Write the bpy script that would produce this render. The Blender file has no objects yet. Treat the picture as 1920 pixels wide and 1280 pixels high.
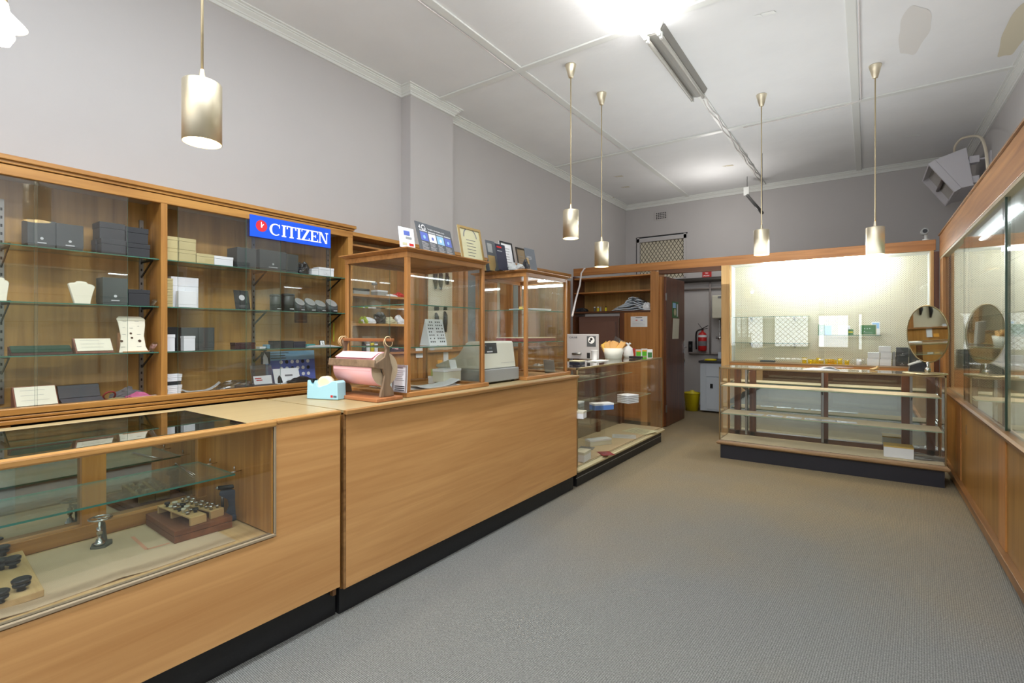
import bpy, bmesh, math, random
from mathutils import Vector, Matrix
random.seed(7)
col = bpy.context.scene.collection
PI = math.pi
# ---------------------------------------------------------------- camera model
FP, HY, YAW, CH = 940.0, 622.0, math.radians(35.3), 1.30
_c, _s = math.cos(YAW), math.sin(YAW)
def _ray(px):
    l = (px-960)/FP
    return (-_s+l*_c, _c+l*_s)
def PX(px, py, X):
    a, b = _ray(px); d = X/a
    return Vector((X, b*d, CH-(py-HY)*d/FP))
def PY(px, py, Y):
    a, b = _ray(px); d = Y/b
    return Vector((a*d, Y, CH-(py-HY)*d/FP))
def PZ(px, py, Z):
    d = FP*(CH-Z)/(py-HY); l = (px-960)/FP*d
    return Vector((-d*_s+l*_c, d*_c+l*_s, Z))
# ---------------------------------------------------------------- materials
MATS = {}
def srgb(r, g, b):
    f = lambda u: ((u/255+.055)/1.055)**2.4 if u > 10 else u/255/12.92
    return (f(r), f(g), f(b), 1)
def newmat(name):
    m = bpy.data.materials.new(name); m.use_nodes = True
    nt = m.node_tree; nt.nodes.clear()
    o = nt.nodes.new('ShaderNodeOutputMaterial')
    MATS[name] = m
    return m, nt, o
def N(nt, t, **k):
    n = nt.nodes.new('ShaderNode'+t)
    for a, v in k.items():
        if a.startswith('i_'): n.inputs[a[2:].replace('_', ' ')].default_value = v
        else: setattr(n, a, v)
    return n
def mat(name, rgb, rough=.5, metal=0, bump=0, bscale=60, spec=.5, vary=0, emit=0, alpha=None):
    if name in MATS: return MATS[name]
    m, nt, o = newmat(name)
    p = N(nt, 'BsdfPrincipled'); L = nt.links.new
    c = srgb(*rgb)
    p.inputs['Base Color'].default_value = c
    p.inputs['Roughness'].default_value = rough; p.inputs['Metallic'].default_value = metal
    p.inputs['Specular IOR Level'].default_value = spec
    tc = N(nt, 'TexCoord')
    if vary:
        n = N(nt, 'TexNoise'); n.inputs['Scale'].default_value = 3; n.inputs['Detail'].default_value = 5
        L(tc.outputs['Object'], n.inputs['Vector'])
        mr = N(nt, 'MapRange'); mr.inputs[3].default_value = 1-vary; mr.inputs[4].default_value = 1+vary
        L(n.outputs['Fac'], mr.inputs[0])
        mx = N(nt, 'VectorMath', operation='SCALE'); mx.inputs[0].default_value = c[:3]
        L(mr.outputs[0], mx.inputs['Scale']); L(mx.outputs[0], p.inputs['Base Color'])
    if bump:
        n2 = N(nt, 'TexNoise'); n2.inputs['Scale'].default_value = bscale; n2.inputs['Detail'].default_value = 4
        b = N(nt, 'Bump'); b.inputs['Strength'].default_value = bump; b.inputs['Distance'].default_value = .01
        L(tc.outputs['Object'], n2.inputs['Vector']); L(n2.outputs['Fac'], b.inputs['Height']); L(b.outputs[0], p.inputs['Normal'])
    if emit:
        p.inputs['Emission Color'].default_value = c; p.inputs['Emission Strength'].default_value = emit
    L(p.outputs[0], o.inputs[0])
    return m
def wood(name, lo, hi, axis='z', rough=.35, scale=1.0, contrast=1.0):
    if name in MATS: return MATS[name]
    m, nt, o = newmat(name); L = nt.links.new
    p = N(nt, 'BsdfPrincipled'); p.inputs['Roughness'].default_value = rough
    tc = N(nt, 'TexCoord'); mp = N(nt, 'Mapping')
    s = [26*scale]*3; s['xyz'.index(axis)] = 1.3*scale
    mp.inputs['Scale'].default_value = s
    n = N(nt, 'TexNoise'); n.inputs['Scale'].default_value = 1.0; n.inputs['Detail'].default_value = 7; n.inputs['Distortion'].default_value = .9
    L(tc.outputs['Object'], mp.inputs[0]); L(mp.outputs[0], n.inputs['Vector'])
    mp2 = N(nt, 'Mapping'); s2 = [5*scale]*3; s2['xyz'.index(axis)] = .5*scale; mp2.inputs['Scale'].default_value = s2
    n2 = N(nt, 'TexNoise'); n2.inputs['Scale'].default_value = 1.0; n2.inputs['Detail'].default_value = 3
    L(tc.outputs['Object'], mp2.inputs[0]); L(mp2.outputs[0], n2.inputs['Vector'])
    ad = N(nt, 'Math', operation='MULTIPLY_ADD'); ad.inputs[1].default_value = .55; 
    m2 = N(nt, 'Math', operation='MULTIPLY'); m2.inputs[1].default_value = .45
    L(n2.outputs['Fac'], m2.inputs[0]); L(n.outputs['Fac'], ad.inputs[0]); L(m2.outputs[0], ad.inputs[2])
    r = N(nt, 'ValToRGB'); e = r.color_ramp.elements
    k = .14/contrast
    e[0].position = .5-k; e[0].color = srgb(*lo); e[1].position = .5+k; e[1].color = srgb(*hi)
    L(ad.outputs[0], r.inputs[0]); L(r.outputs[0], p.inputs['Base Color']); L(p.outputs[0], o.inputs[0])
    return m
def glass(name, tint=(.93, .97, .95), f0=.045, rough=0.0, gcol=(1, 1, 1), dust=0):
    m, nt, o = newmat(name); L = nt.links.new
    t = N(nt, 'BsdfTransparent'); t.inputs[0].default_value = (*tint, 1)
    g = N(nt, 'BsdfGlossy'); g.inputs['Roughness'].default_value = rough; g.inputs[0].default_value = (*gcol, 1)
    lw = N(nt, 'LayerWeight'); lw.inputs[0].default_value = .5
    pw = N(nt, 'Math', operation='POWER'); pw.inputs[1].default_value = 5
    ma = N(nt, 'Math', operation='MULTIPLY_ADD'); ma.inputs[1].default_value = 1-f0; ma.inputs[2].default_value = f0
    mx = N(nt, 'MixShader')
    L(lw.outputs['Facing'], pw.inputs[0]); L(pw.outputs[0], ma.inputs[0]); L(ma.outputs[0], mx.inputs[0])
    src = t
    if dust:
        df = N(nt, 'BsdfDiffuse'); df.inputs[0].default_value = (.62, .68, .62, 1); md = N(nt, 'MixShader'); md.inputs[0].default_value = dust
        L(t.outputs[0], md.inputs[1]); L(df.outputs[0], md.inputs[2]); src = md
    L(src.outputs[0], mx.inputs[1]); L(g.outputs[0], mx.inputs[2]); L(mx.outputs[0], o.inputs[0])
    return m
def emis(name, rgb, strength):
    m, nt, o = newmat(name)
    e = N(nt, 'Emission'); e.inputs[0].default_value = srgb(*rgb); e.inputs[1].default_value = strength
    nt.links.new(e.outputs[0], o.inputs[0]); return m

OAKL, OAKH = (152, 100, 44), (198, 146, 76)
oak_z = wood('oak_vertical', OAKL, OAKH, 'z'); oak_y = wood('oak_along_y', OAKL, OAKH, 'y'); oak_x = wood('oak_along_x', OAKL, OAKH, 'x')
oakb_z = wood('oak_back_panel', (136, 100, 50), (182, 142, 80), 'z', scale=.8)
red_z = wood('cherry_vertical', (146, 94, 44), (188, 132, 74), 'z', contrast=.8); red_y = wood('cherry_along_y', (142, 92, 46), (186, 132, 76), 'y'); red_x = wood('cherry_along_x', (152, 96, 46), (198, 138, 78), 'x')
lam = wood('orange_laminate', (182, 130, 76), (210, 160, 102), 'y', rough=.42, scale=1.1, contrast=.75)
top = wood('pale_laminate', (160, 140, 100), (178, 158, 118), 'y', rough=.3, scale=.8, contrast=.7)
dark_z = wood('dark_veneer_vertical', (74, 40, 22), (112, 66, 38), 'z'); dark_x = wood('dark_veneer_along_x', (70, 42, 26), (104, 66, 42), 'x')
lip = wood('worn_edge_lip', (112, 76, 42), (160, 118, 72), 'y', contrast=1.2)
lipx = wood('worn_edge_lip_x', (112, 84, 56), (168, 136, 98), 'x', contrast=1.2)
oldw_y = wood('old_grey_wood', (104, 84, 66), (146, 122, 98), 'y'); oldw_z = wood('old_grey_wood_z', (96, 76, 60), (140, 118, 94), 'z')
oldr_x = wood('old_red_wood', (130, 80, 46), (172, 112, 70), 'x')
ply = wood('pale_plywood', (186, 152, 98), (214, 182, 130), 'x', rough=.6)
mahog = wood('brown_case_wood', (98, 58, 34), (138, 84, 50), 'y', rough=.5)
wallm = mat('wall_paint', (190, 187, 186), .75, bump=.06, bscale=240, vary=.03)
ceilm = mat('ceiling_paint', (232, 233, 233), .8, bump=.25, bscale=14, vary=.05)
trimw = mat('white_gloss_trim', (226, 228, 224), .4)
black = mat('black_plinth', (26, 26, 28), .5, bump=.1)
blackp = mat('black_plastic', (22, 22, 25), .35)
char = mat('charcoal_card', (62, 66, 66), .55); char2 = mat('charcoal_card_dark', (44, 46, 50), .55)
navy = mat('navy_card', (38, 40, 58), .5)
tanb = mat('cream_card', (196, 182, 132), .6); white = mat('white_card', (232, 234, 238), .55); whitep = mat('white_paper', (236, 238, 240), .6)
cream = mat('cream_leather', (232, 228, 206), .55); offw = mat('off_white_plastic', (216, 214, 196), .45)
greyp = mat('grey_plastic', (150, 152, 150), .5); regw = mat('register_beige', (206, 206, 190), .5)
chrome = mat('chrome', (200, 200, 200), .18, 1); steel = mat('steel', (150, 150, 148), .35, 1); darks = mat('dark_steel', (70, 70, 70), .4, 1)
alu = mat('gilt_aluminium', (196, 182, 148), .35, 1); brown_m = mat('brown_metal', (124, 92, 80), .32, 0, bump=.05)
mirror = mat('mirror_silver', (225, 232, 228), .02, 1)
felt = mat('beige_felt_paper', (196, 174, 142), .9, bump=.12, bscale=300, vary=.05)
feltw = mat('pale_felt', (226, 208, 174), .9, vary=.04)
pink = mat('pink_paper', (244, 188, 192), .6, vary=.03); rollend = mat('roll_end_paper', (186, 166, 138), .8, bump=.2, bscale=200)
ltblue = mat('pale_blue_enamel', (160, 206, 220), .3); vred = mat('signal_red', (196, 36, 34), .4); dred = mat('dull_red', (140, 40, 40), .6)
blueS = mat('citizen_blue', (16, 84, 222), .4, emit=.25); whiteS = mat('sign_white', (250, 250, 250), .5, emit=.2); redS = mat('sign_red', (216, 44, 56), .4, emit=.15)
gblue = mat('blue_grey_enamel', (54, 64, 84), .4); olive = mat('worn_grey_iron', (96, 98, 86), .5, .25)
yell = mat('yellow_plastic', (214, 196, 20), .4); amber = glass('amber_plastic', (1.0, .86, .16), .06); clearp = glass('clear_plastic', (.95, .96, .97), .07)
bag = mat('white_bag', (236, 238, 240), .4); green = mat('leaf_green', (94, 190, 30), .5); dgreen = mat('card_green', (58, 110, 60), .5)
dkgreen = mat('dark_green_velvet', (38, 66, 50), .8); orange = mat('orange_paper', (240, 170, 60), .6); lime = mat('lime_note', (178, 200, 60), .6)
ytan = mat('kraft_envelope', (218, 172, 108), .7); sposter = mat('slate_poster', (84, 88, 92), .45); bluep = mat('blue_print', (92, 110, 190), .45); bluel = mat('pale_blue_print', (150, 196, 235), .45)
ink = mat('ink_black', (26, 26, 30), .6); inkg = mat('ink_grey', (120, 120, 124), .6); inkl = mat('ink_light', (200, 202, 204), .6)
parch = mat('parchment', (200, 196, 160), .7); gilt = mat('gilt_frame', (160, 134, 84), .45); magenta = mat('pink_cloth', (170, 84, 120), .7)
glassm = glass('clear_glass', (.98, .985, .98), dust=.006); gshelf = glass('shelf_glass', (.88, .93, .89), .07, dust=.07); gedge = mat('green_glass_edge', (70, 118, 100), .15)
gedgeb = mat('dark_glass_edge', (58, 74, 66), .15)
gtop = glass('counter_top_glass', (.62, .66, .64), .07)
film = glass('crinkled_film', (.72, .73, .74), .16, .25)
tubeon = emis('tube_lit', (255, 252, 248), 40); tubecab = emis('cabinet_tube_lit', (240, 250, 255), 14); tubepeg = emis('peg_tube_lit', (240, 250, 255), 100); lampe = emis('lamp_glow', (255, 226, 170), 14)
bulbe = emis('bulb_glow', (255, 232, 190), 30)
tubeoff = mat('tube_unlit', (184, 182, 174), .3); sinkm = mat('sink_enamel', (206, 214, 222), .35)
heat = mat('heater_enamel', (206, 204, 210), .4); heatin = mat('heater_reflector', (196, 190, 176), .2, .9)
cable = mat('cable_cream', (206, 196, 176), .5); cablew = mat('cable_white', (226, 220, 218), .5)
whitem = mat('grey_white_metal', (200, 200, 204), .35, .3)
wire = mat('wire_mesh', (84, 74, 58), .5, .4)
blind = mat('blind_cream', (206, 198, 176), .7, emit=.12)

def brass():
    m, nt, o = newmat('brushed_brass'); L = nt.links.new
    p = N(nt, 'BsdfPrincipled'); p.inputs['Metallic'].default_value = 1; p.inputs['Roughness'].default_value = .38
    p.inputs['Base Color'].default_value = srgb(244, 234, 208)
    tc = N(nt, 'TexCoord'); mp = N(nt, 'Mapping'); mp.inputs['Scale'].default_value = (4, 4, 900)
    n = N(nt, 'TexNoise'); b = N(nt, 'Bump'); b.inputs['Strength'].default_value = .25; b.inputs['Distance'].default_value = .002
    L(tc.outputs['Object'], mp.inputs[0]); L(mp.outputs[0], n.inputs['Vector']); L(n.outputs[0], b.inputs['Height']); L(b.outputs[0], p.inputs['Normal'])
    L(p.outputs[0], o.inputs[0]); return m
brassm = brass()
def pegmat(name, ax):
    m, nt, o = newmat(name); L = nt.links.new
    p = N(nt, 'BsdfPrincipled'); p.inputs['Roughness'].default_value = .5
    tc = N(nt, 'TexCoord'); sx = N(nt, 'SeparateXYZ'); L(tc.outputs['Object'], sx.inputs[0])
    S = 1/.0225
    def grid(off):
        ds = []
        for a in (ax, 'Z'):
            mu = N(nt, 'Math', operation='MULTIPLY_ADD'); mu.inputs[1].default_value = S; mu.inputs[2].default_value = off+100
            fr = N(nt, 'Math', operation='FRACT'); su = N(nt, 'Math', operation='SUBTRACT'); su.inputs[1].default_value = .5
            sq = N(nt, 'Math', operation='POWER'); sq.inputs[1].default_value = 2
            ab = N(nt, 'Math', operation='ABSOLUTE')
            L(sx.outputs[a], mu.inputs[0]); L(mu.outputs[0], fr.inputs[0]); L(fr.outputs[0], su.inputs[0]); L(su.outputs[0], ab.inputs[0]); L(ab.outputs[0], sq.inputs[0]); ds.append(sq)
        ad = N(nt, 'Math', operation='ADD'); L(ds[0].outputs[0], ad.inputs[0]); L(ds[1].outputs[0], ad.inputs[1])
        lt = N(nt, 'Math', operation='LESS_THAN'); lt.inputs[1].default_value = .022; L(ad.outputs[0], lt.inputs[0]); return lt
    a, b = grid(0), grid(.5)
    mxx = N(nt, 'Math', operation='MAXIMUM'); L(a.outputs[0], mxx.inputs[0]); L(b.outputs[0], mxx.inputs[1])
    mix = N(nt, 'Mix', data_type='RGBA'); mix.inputs['A'].default_value = srgb(222, 216, 190); mix.inputs['B'].default_value = srgb(96, 84, 60)
    L(mxx.outputs[0], mix.inputs['Factor']); L(mix.outputs['Result'], p.inputs['Base Color']); L(p.outputs[0], o.inputs[0]); return m
pegx = pegmat('pegboard_x', 'X'); pegy = pegmat('pegboard_y', 'Y')
def carpet():
    m, nt, o = newmat('grey_loop_carpet'); L = nt.links.new
    p = N(nt, 'BsdfPrincipled'); p.inputs['Roughness'].default_value = .95; p.inputs['Specular IOR Level'].default_value = .1
    tc = N(nt, 'TexCoord')
    rot = N(nt, 'Mapping'); rot.inputs['Rotation'].default_value = (0, 0, math.radians(4)); L(tc.outputs['Object'], rot.inputs[0])
    sx = N(nt, 'SeparateXYZ'); L(rot.outputs[0], sx.inputs[0])
    outs = []
    for a, f in (('X', 2*PI/.0085), ('Y', 2*PI/.0068)):
        mu = N(nt, 'Math', operation='MULTIPLY'); mu.inputs[1].default_value = f; si = N(nt, 'Math', operation='SINE')
        L(sx.outputs[a], mu.inputs[0]); L(mu.outputs[0], si.inputs[0]); outs.append(si)
    pr = N(nt, 'Math', operation='MULTIPLY_ADD'); L(outs[0].outputs[0], pr.inputs[0]); pr.inputs[1].default_value = .6; L(outs[1].outputs[0], pr.inputs[2])
    mr = N(nt, 'MapRange'); mr.inputs[1].default_value = -1.6; mr.inputs[2].default_value = 1.6; mr.inputs[3].default_value = .5; mr.inputs[4].default_value = 1.42; L(pr.outputs[0], mr.inputs[0])
    fine = N(nt, 'TexNoise'); fine.inputs['Scale'].default_value = 130; fine.inputs['Detail'].default_value = 3; L(tc.outputs['Object'], fine.inputs['Vector'])
    fr = N(nt, 'MapRange'); fr.inputs[1].default_value = .3; fr.inputs[2].default_value = .7; fr.inputs[3].default_value = .72; fr.inputs[4].default_value = 1.28; L(fine.outputs['Fac'], fr.inputs[0])
    m1 = N(nt, 'Math', operation='MULTIPLY'); L(mr.outputs[0], m1.inputs[0]); L(fr.outputs[0], m1.inputs[1])
    big = N(nt, 'TexNoise'); big.inputs['Scale'].default_value = .9; big.inputs['Detail'].default_value = 4; L(tc.outputs['Object'], big.inputs['Vector'])
    # blotchy blend, browner towards the far end of the shop
    s0 = N(nt, 'SeparateXYZ'); L(tc.outputs['Object'], s0.inputs[0])
    yr = N(nt, 'MapRange'); yr.inputs[1].default_value = 2.6; yr.inputs[2].default_value = 5.2; L(s0.outputs['Y'], yr.inputs[0])
    bn = N(nt, 'MapRange'); bn.inputs[1].default_value = .35; bn.inputs[2].default_value = .65; bn.inputs[3].default_value = -.2; bn.inputs[4].default_value = .2; L(big.outputs['Fac'], bn.inputs[0])
    ad = N(nt, 'Math', operation='ADD', use_clamp=True); L(yr.outputs[0], ad.inputs[0]); L(bn.outputs[0], ad.inputs[1])
    mix = N(nt, 'Mix', data_type='RGBA'); mix.inputs['A'].default_value = srgb(125, 125, 121); mix.inputs['B'].default_value = srgb(144, 130, 104); L(ad.outputs[0], mix.inputs['Factor'])
    # small dark spots
    vo = N(nt, 'TexVoronoi'); vo.inputs['Scale'].default_value = 1.1; L(tc.outputs['Object'], vo.inputs['Vector'])
    vs = N(nt, 'MapRange'); vs.inputs[1].default_value = .02; vs.inputs[2].default_value = .05; vs.inputs[3].default_value = .6; vs.inputs[4].default_value = 1; L(vo.outputs['Distance'], vs.inputs[0])
    m2 = N(nt, 'Math', operation='MULTIPLY'); L(m1.outputs[0], m2.inputs[0]); L(vs.outputs[0], m2.inputs[1])
    sc = N(nt, 'VectorMath', operation='SCALE'); L(mix.outputs['Result'], sc.inputs[0]); L(m2.outputs[0], sc.inputs['Scale'])
    L(sc.outputs[0], p.inputs['Base Color'])
    b = N(nt, 'Bump'); b.inputs['Strength'].default_value = .5; b.inputs['Distance'].default_value = .003; L(pr.outputs[0], b.inputs['Height']); L(b.outputs[0], p.inputs['Normal'])
    L(p.outputs[0], o.inputs[0]); return m
carpetm = carpet()
# ---------------------------------------------------------------- mesh builder
class MB:
    def __init__(s): s.v = []; s.f = []; s.m = []; s.sm = []
    def face(s, pts, m=0, smooth=False):
        b = len(s.v); s.v += [tuple(p) for p in pts]; s.f.append(list(range(b, b+len(pts)))); s.m.append(m); s.sm.append(smooth)
    def box(s, x0, x1, y0, y1, z0, z1, m=0, M=None, em=None):
        if x0 > x1: x0, x1 = x1, x0
        if y0 > y1: y0, y1 = y1, y0
        if z0 > z1: z0, z1 = z1, z0
        b = len(s.v)
        P = [Vector((x, y, z)) for z in (z0, z1) for y in (y0, y1) for x in (x0, x1)]
        if M is not None: P = [M @ p for p in P]
        s.v += [tuple(p) for p in P]
        F = [(0, 2, 3, 1), (4, 5, 7, 6), (0, 1, 5, 4), (2, 6, 7, 3), (0, 4, 6, 2), (1, 3, 7, 5)]
        dims = [z1-z0, z1-z0, y1-y0, y1-y0, x1-x0, x1-x0]; t = min(dims)
        for i, f in enumerate(F):
            s.f.append([b+k for k in f]); s.sm.append(False)
            s.m.append(m if em is None or dims[i] <= t+1e-9 else em)
        return s
    def prism(s, poly, a0, a1, axis='y', m=0, fn=None):
        # poly in the two other axes (x,z)->axis y ; (y,z)->axis x ; (x,y)->axis z
        def mk(p, a):
            if fn: return fn(p[0], p[1], a)
            return {'y': (p[0], a, p[1]), 'x': (a, p[0], p[1]), 'z': (p[0], p[1], a)}[axis]
        n = len(poly); b = len(s.v)
        s.v += [tuple(mk(p, a0)) for p in poly]+[tuple(mk(p, a1)) for p in poly]
        s.f.append(list(range(b, b+n))); s.f.append(list(range(b+2*n-1, b+n-1, -1))); s.m += [m, m]; s.sm += [False, False]
        for i in range(n):
            j = (i+1) % n; s.f.append([b+i, b+n+i, b+n+j, b+j]); s.m.append(m); s.sm.append(False)
        return s
    def rings(s, rings, m=0, caps=True, smooth=True, loop=False):
        n = len(rings[0]); b = len(s.v)
        for r in rings: s.v += [tuple(p) for p in r]
        K = len(rings)
        for k in range(K if loop else K-1):
            k2 = (k+1) % K
            for i in range(n):
                j = (i+1) % n
                s.f.append([b+k*n+i, b+k*n+j, b+k2*n+j, b+k2*n+i]); s.m.append(m); s.sm.append(smooth)
        if caps and not loop:
            s.f.append([b+i for i in range(n-1, -1, -1)]); s.f.append([b+(K-1)*n+i for i in range(n)]); s.m += [m, m]; s.sm += [False, False]
        return s
    def lathe(s, prof, c=(0, 0, 0), n=24, m=0, axis='z', caps=True, smooth=True):
        R = []
        for r, h in prof:
            ring = []
            for i in range(n):
                a = 2*PI*i/n; u, v = r*math.cos(a), r*math.sin(a)
                p = {'z': (u, v, h), 'x': (h, u, v), 'y': (v, h, u)}[axis]
                ring.append((c[0]+p[0], c[1]+p[1], c[2]+p[2]))
            R.append(ring)
        return s.rings(R, m, caps, smooth)
    def tube(s, pts, r, n=8, m=0, loop=False):
        pts = [Vector(p) for p in pts]; R = []; K = len(pts)
        up = Vector((0, 0, 1)); prev = None
        for k in range(K):
            if loop: t = pts[(k+1) % K]-pts[k-1]
            else: t = pts[min(k+1, K-1)]-pts[max(k-1, 0)]
            t.normalize()
            if prev is None:
                a = t.cross(up)
                if a.length < .1: a = t.cross(Vector((1, 0, 0)))
            else: a = prev-t*prev.dot(t)
            a.normalize(); prev = a; b2 = t.cross(a)
            rr = r[k] if isinstance(r, (list, tuple)) else r
            R.append([pts[k]+a*rr*math.cos(2*PI*i/n)+b2*rr*math.sin(2*PI*i/n) for i in range(n)])
        return s.rings(R, m, True, True, loop)
    def build(s, name, mats, parent=None, bevel=0, loc=None, wrl=True):
        me = bpy.data.meshes.new(name)
        off = Vector((0, 0, 0))
        if parent is not None and wrl: 
            off = Vector(parent['_w']) if '_w' in parent else Vector((0, 0, 0))
        if parent is None and loc is not None: off = Vector(loc)
        me.from_pydata([tuple(Vector(v)-off) for v in s.v], [], s.f)
        if not isinstance(mats, (list, tuple)): mats = [mats]
        for mm in mats: me.materials.append(mm)
        me.polygons.foreach_set('material_index', s.m); me.polygons.foreach_set('use_smooth', s.sm)
        bm = bmesh.new(); bm.from_mesh(me); bmesh.ops.recalc_face_normals(bm, faces=bm.faces); bm.to_mesh(me); bm.free()
        o = bpy.data.objects.new(name, me); col.objects.link(o)
        if parent is not None:
            o.parent = parent; WL[o.name] = off
            if wrl: SUB[o.name] = off
        elif loc is not None: o.location = loc; 
        if bevel:
            b = o.modifiers.new('bevel', 'BEVEL'); b.width = bevel; b.segments = 2; b.limit_method = 'ANGLE'
        return o
WL = {}; SUB = {}
def tag(o, label=None, cat=None, group=None, kind=None):
    if label: o['label'] = label
    if cat: o['category'] = cat
    if group: o['group'] = group
    if kind: o['kind'] = kind
    return o
def thing(name, label, cat, loc=(0, 0, 0), rz=0, group=None):
    o = bpy.data.objects.new(name, None); col.objects.link(o)
    o.location = loc; o.rotation_euler = (0, 0, rz); o.empty_display_size = .05
    o['_w'] = tuple(loc) if rz == 0 else (0, 0, 0)
    return tag(o, label, cat, group)
def sub(name, mb, mats, part, bevel=0):
    "sub-part: vertices given in the same space as its part's"
    off = SUB.get(part.name, Vector((0, 0, 0)))
    mb.v = [tuple(Vector(v)-off) for v in mb.v]
    o = mb.build(name, mats, None, bevel); o.parent = part; return o
def one(name, mb, mats, label, cat, loc, group=None, bevel=0):
    return tag(mb.build(name, mats, None, bevel, loc), label, cat, group)
def struct(name, mb, mats, bevel=0, parent=None):
    o = mb.build(name, mats, parent, bevel)
    if parent is None: o['kind'] = 'structure'
    return o
def B(*a, **k): return MB().box(*a, **k)
def text_polys(string, size):
    cu = bpy.data.curves.new('lettering', 'FONT'); cu.body = string; cu.size = size; cu.resolution_u = 3
    ob = bpy.data.objects.new('lettering', cu); col.objects.link(ob)
    dg = bpy.context.evaluated_depsgraph_get(); me = bpy.data.meshes.new_from_object(ob.evaluated_get(dg))
    out = [[(me.vertices[i].co.x, me.vertices[i].co.y) for i in p.vertices] for p in me.polygons]
    bpy.data.objects.remove(ob); bpy.data.curves.remove(cu); bpy.data.meshes.remove(me)
    return out
class Flat:
    "flat printed marks on a plane: origin, right vector, up vector"
    def __init__(s, O, R, U, off=.0012):
        s.O = Vector(O); s.R = Vector(R).normalized(); s.U = Vector(U).normalized(); s.N = s.R.cross(s.U); s.off = off; s.mb = MB(); s.mats = []; s.k = 0
    def _m(s, m):
        if m not in s.mats: s.mats.append(m)
        return s.mats.index(m)
    x0 = 0; kx = 1
    def P(s, x, y, o=None): return s.O+s.R*(s.x0+(x-s.x0)*s.kx)+s.U*y+s.N*(s.off+s.k*.0004 if o is None else o)
    def rect(s, x, y, w, h, m): s.mb.face([s.P(x, y), s.P(x+w, y), s.P(x+w, y+h), s.P(x, y+h)], s._m(m)); return s
    def poly(s, pts, m): s.mb.face([s.P(*p) for p in pts], s._m(m)); return s
    def disc(s, x, y, r, m, n=24): return s.poly([(x+r*math.cos(2*PI*i/n), y+r*math.sin(2*PI*i/n)) for i in range(n)], m)
    def ring(s, x, y, r0, r1, m, n=24, a0=0, a1=2*PI):
        for i in range(n):
            a, b = a0+(a1-a0)*i/n, a0+(a1-a0)*(i+1)/n
            s.poly([(x+r0*math.cos(a), y+r0*math.sin(a)), (x+r1*math.cos(a), y+r1*math.sin(a)), (x+r1*math.cos(b), y+r1*math.sin(b)), (x+r0*math.cos(b), y+r0*math.sin(b))], m)
        return s
    def text(s, x, y, size, st, m, sx=1):
        for p in text_polys(st, size): s.poly([(x+a*sx, y+b) for a, b in p], m)
        return s
    def lines(s, x, y, w, n, dy, h, m, jag=.35):
        for i in range(n): s.rect(x, y-i*dy, w*(1-random.random()*jag), h, m)
        return s
    def up(s): s.k += 1; return s
    def build(s, name, part_or_root, is_sub=False):
        if is_sub: return sub(name, s.mb, s.mats, part_or_root)
        return s.mb.build(name, s.mats, part_or_root)
def slab(O, R, U, w, h, t):
    "board of thickness t behind the plane"
    O = Vector(O); R = Vector(R).normalized(); U = Vector(U).normalized(); Nn = R.cross(U)
    mb = MB(); M = Matrix((R, U, Nn)).transposed().to_4x4(); M.translation = O
    return mb.box(0, w, 0, h, -t, 0, M=M)

# ================================================================= ROOM SHELL
XL, XR, YB, YF, ZC = -3.85, 1.17, 9.28, -2.2, 3.75
struct('floor', B(XL, XR, YF, YB, -.05, 0), carpetm)
struct('ceiling', B(XL-.1, XR+.1, YF-.1, YB+.1, ZC, ZC+.08), ceilm)
struct('wall_left', B(XL-.1, XL, YF, YB, 0, ZC), wallm)
struct('wall_pilaster', B(XL, XL+.13, 3.5, 4.13, 0, ZC), wallm)
struct('wall_right', B(XR, XR+.1, YF, YB, 0, ZC), wallm)
GX0, GX1, GZ1 = PY(1195, 446, YB).x, PY(1287, 437, YB).x, 3.10
mb = MB(); mb.box(XL, GX0, YB, YB+.1, 0, ZC); mb.box(GX1, XR, YB, YB+.1, 0, ZC); mb.box(GX0, GX1, YB, YB+.1, GZ1, ZC); mb.box(GX0, GX1, YB, YB+.1, 0, 2.3)
struct('wall_back', mb, wallm)
# front wall with the shop windows (behind the camera)
wins = [(-3.3, -2.35, .85, 1.78), (-2.15, -1.25, .85, 1.78), (-1.1, -.35, .85, 1.78), (-.22, -.06, .8, 1.8)]
mb = MB(); xs = [XL]+[v for w in wins for v in w[:2]]+[XR]
for i in range(0, len(xs), 2): mb.box(xs[i], xs[i+1], YF-.1, YF, 0, ZC)
for a, b, c0, c1 in wins: mb.box(a, b, YF-.1, YF, 0, c0); mb.box(a, b, YF-.1, YF, c1, ZC)
struct('wall_front', mb, wallm)
mb = MB(); mb.box(XL, XR, YF, YF+.03, 0, .8); struct('trim_12', mb, dark_x)
for i, (a, b, c0, c1) in enumerate(wins):
    w = tag(bpy.data.objects.new('window_%d' % (i+2), None), kind='structure'); col.objects.link(w); w['_w'] = (0, 0, 0)
    m = MB(); t = .05
    m.box(a, a+t, YF-.06, YF+.02, c0, c1); m.box(b-t, b, YF-.06, YF+.02, c0, c1); m.box(a, b, YF-.06, YF+.02, c0, c0+t); m.box(a, b, YF-.06, YF+.02, c1-t, c1)
    m.build('window_frame', dark_z, w)
    m = MB(); k = 7
    if i < 2:
        st = .13; z = c0-(b-a)
        while z < c1:
            for sg in (1, -1):
                x0, x1 = (a, b) if sg > 0 else (b, a)
                za, zb = z, z+(b-a)
                # clip
                p0 = Vector((x0, YF+.03, za)); p1 = Vector((x1, YF+.03, zb)); d = p1-p0
                t0 = max(0, (c0-za)/(zb-za)); t1 = min(1, (c1-za)/(zb-za))
                if t1 > t0: m.tube([p0+d*t0, p0+d*t1], .006, 5)
            z += st
        m.build('security_grille', darks, w)
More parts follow.
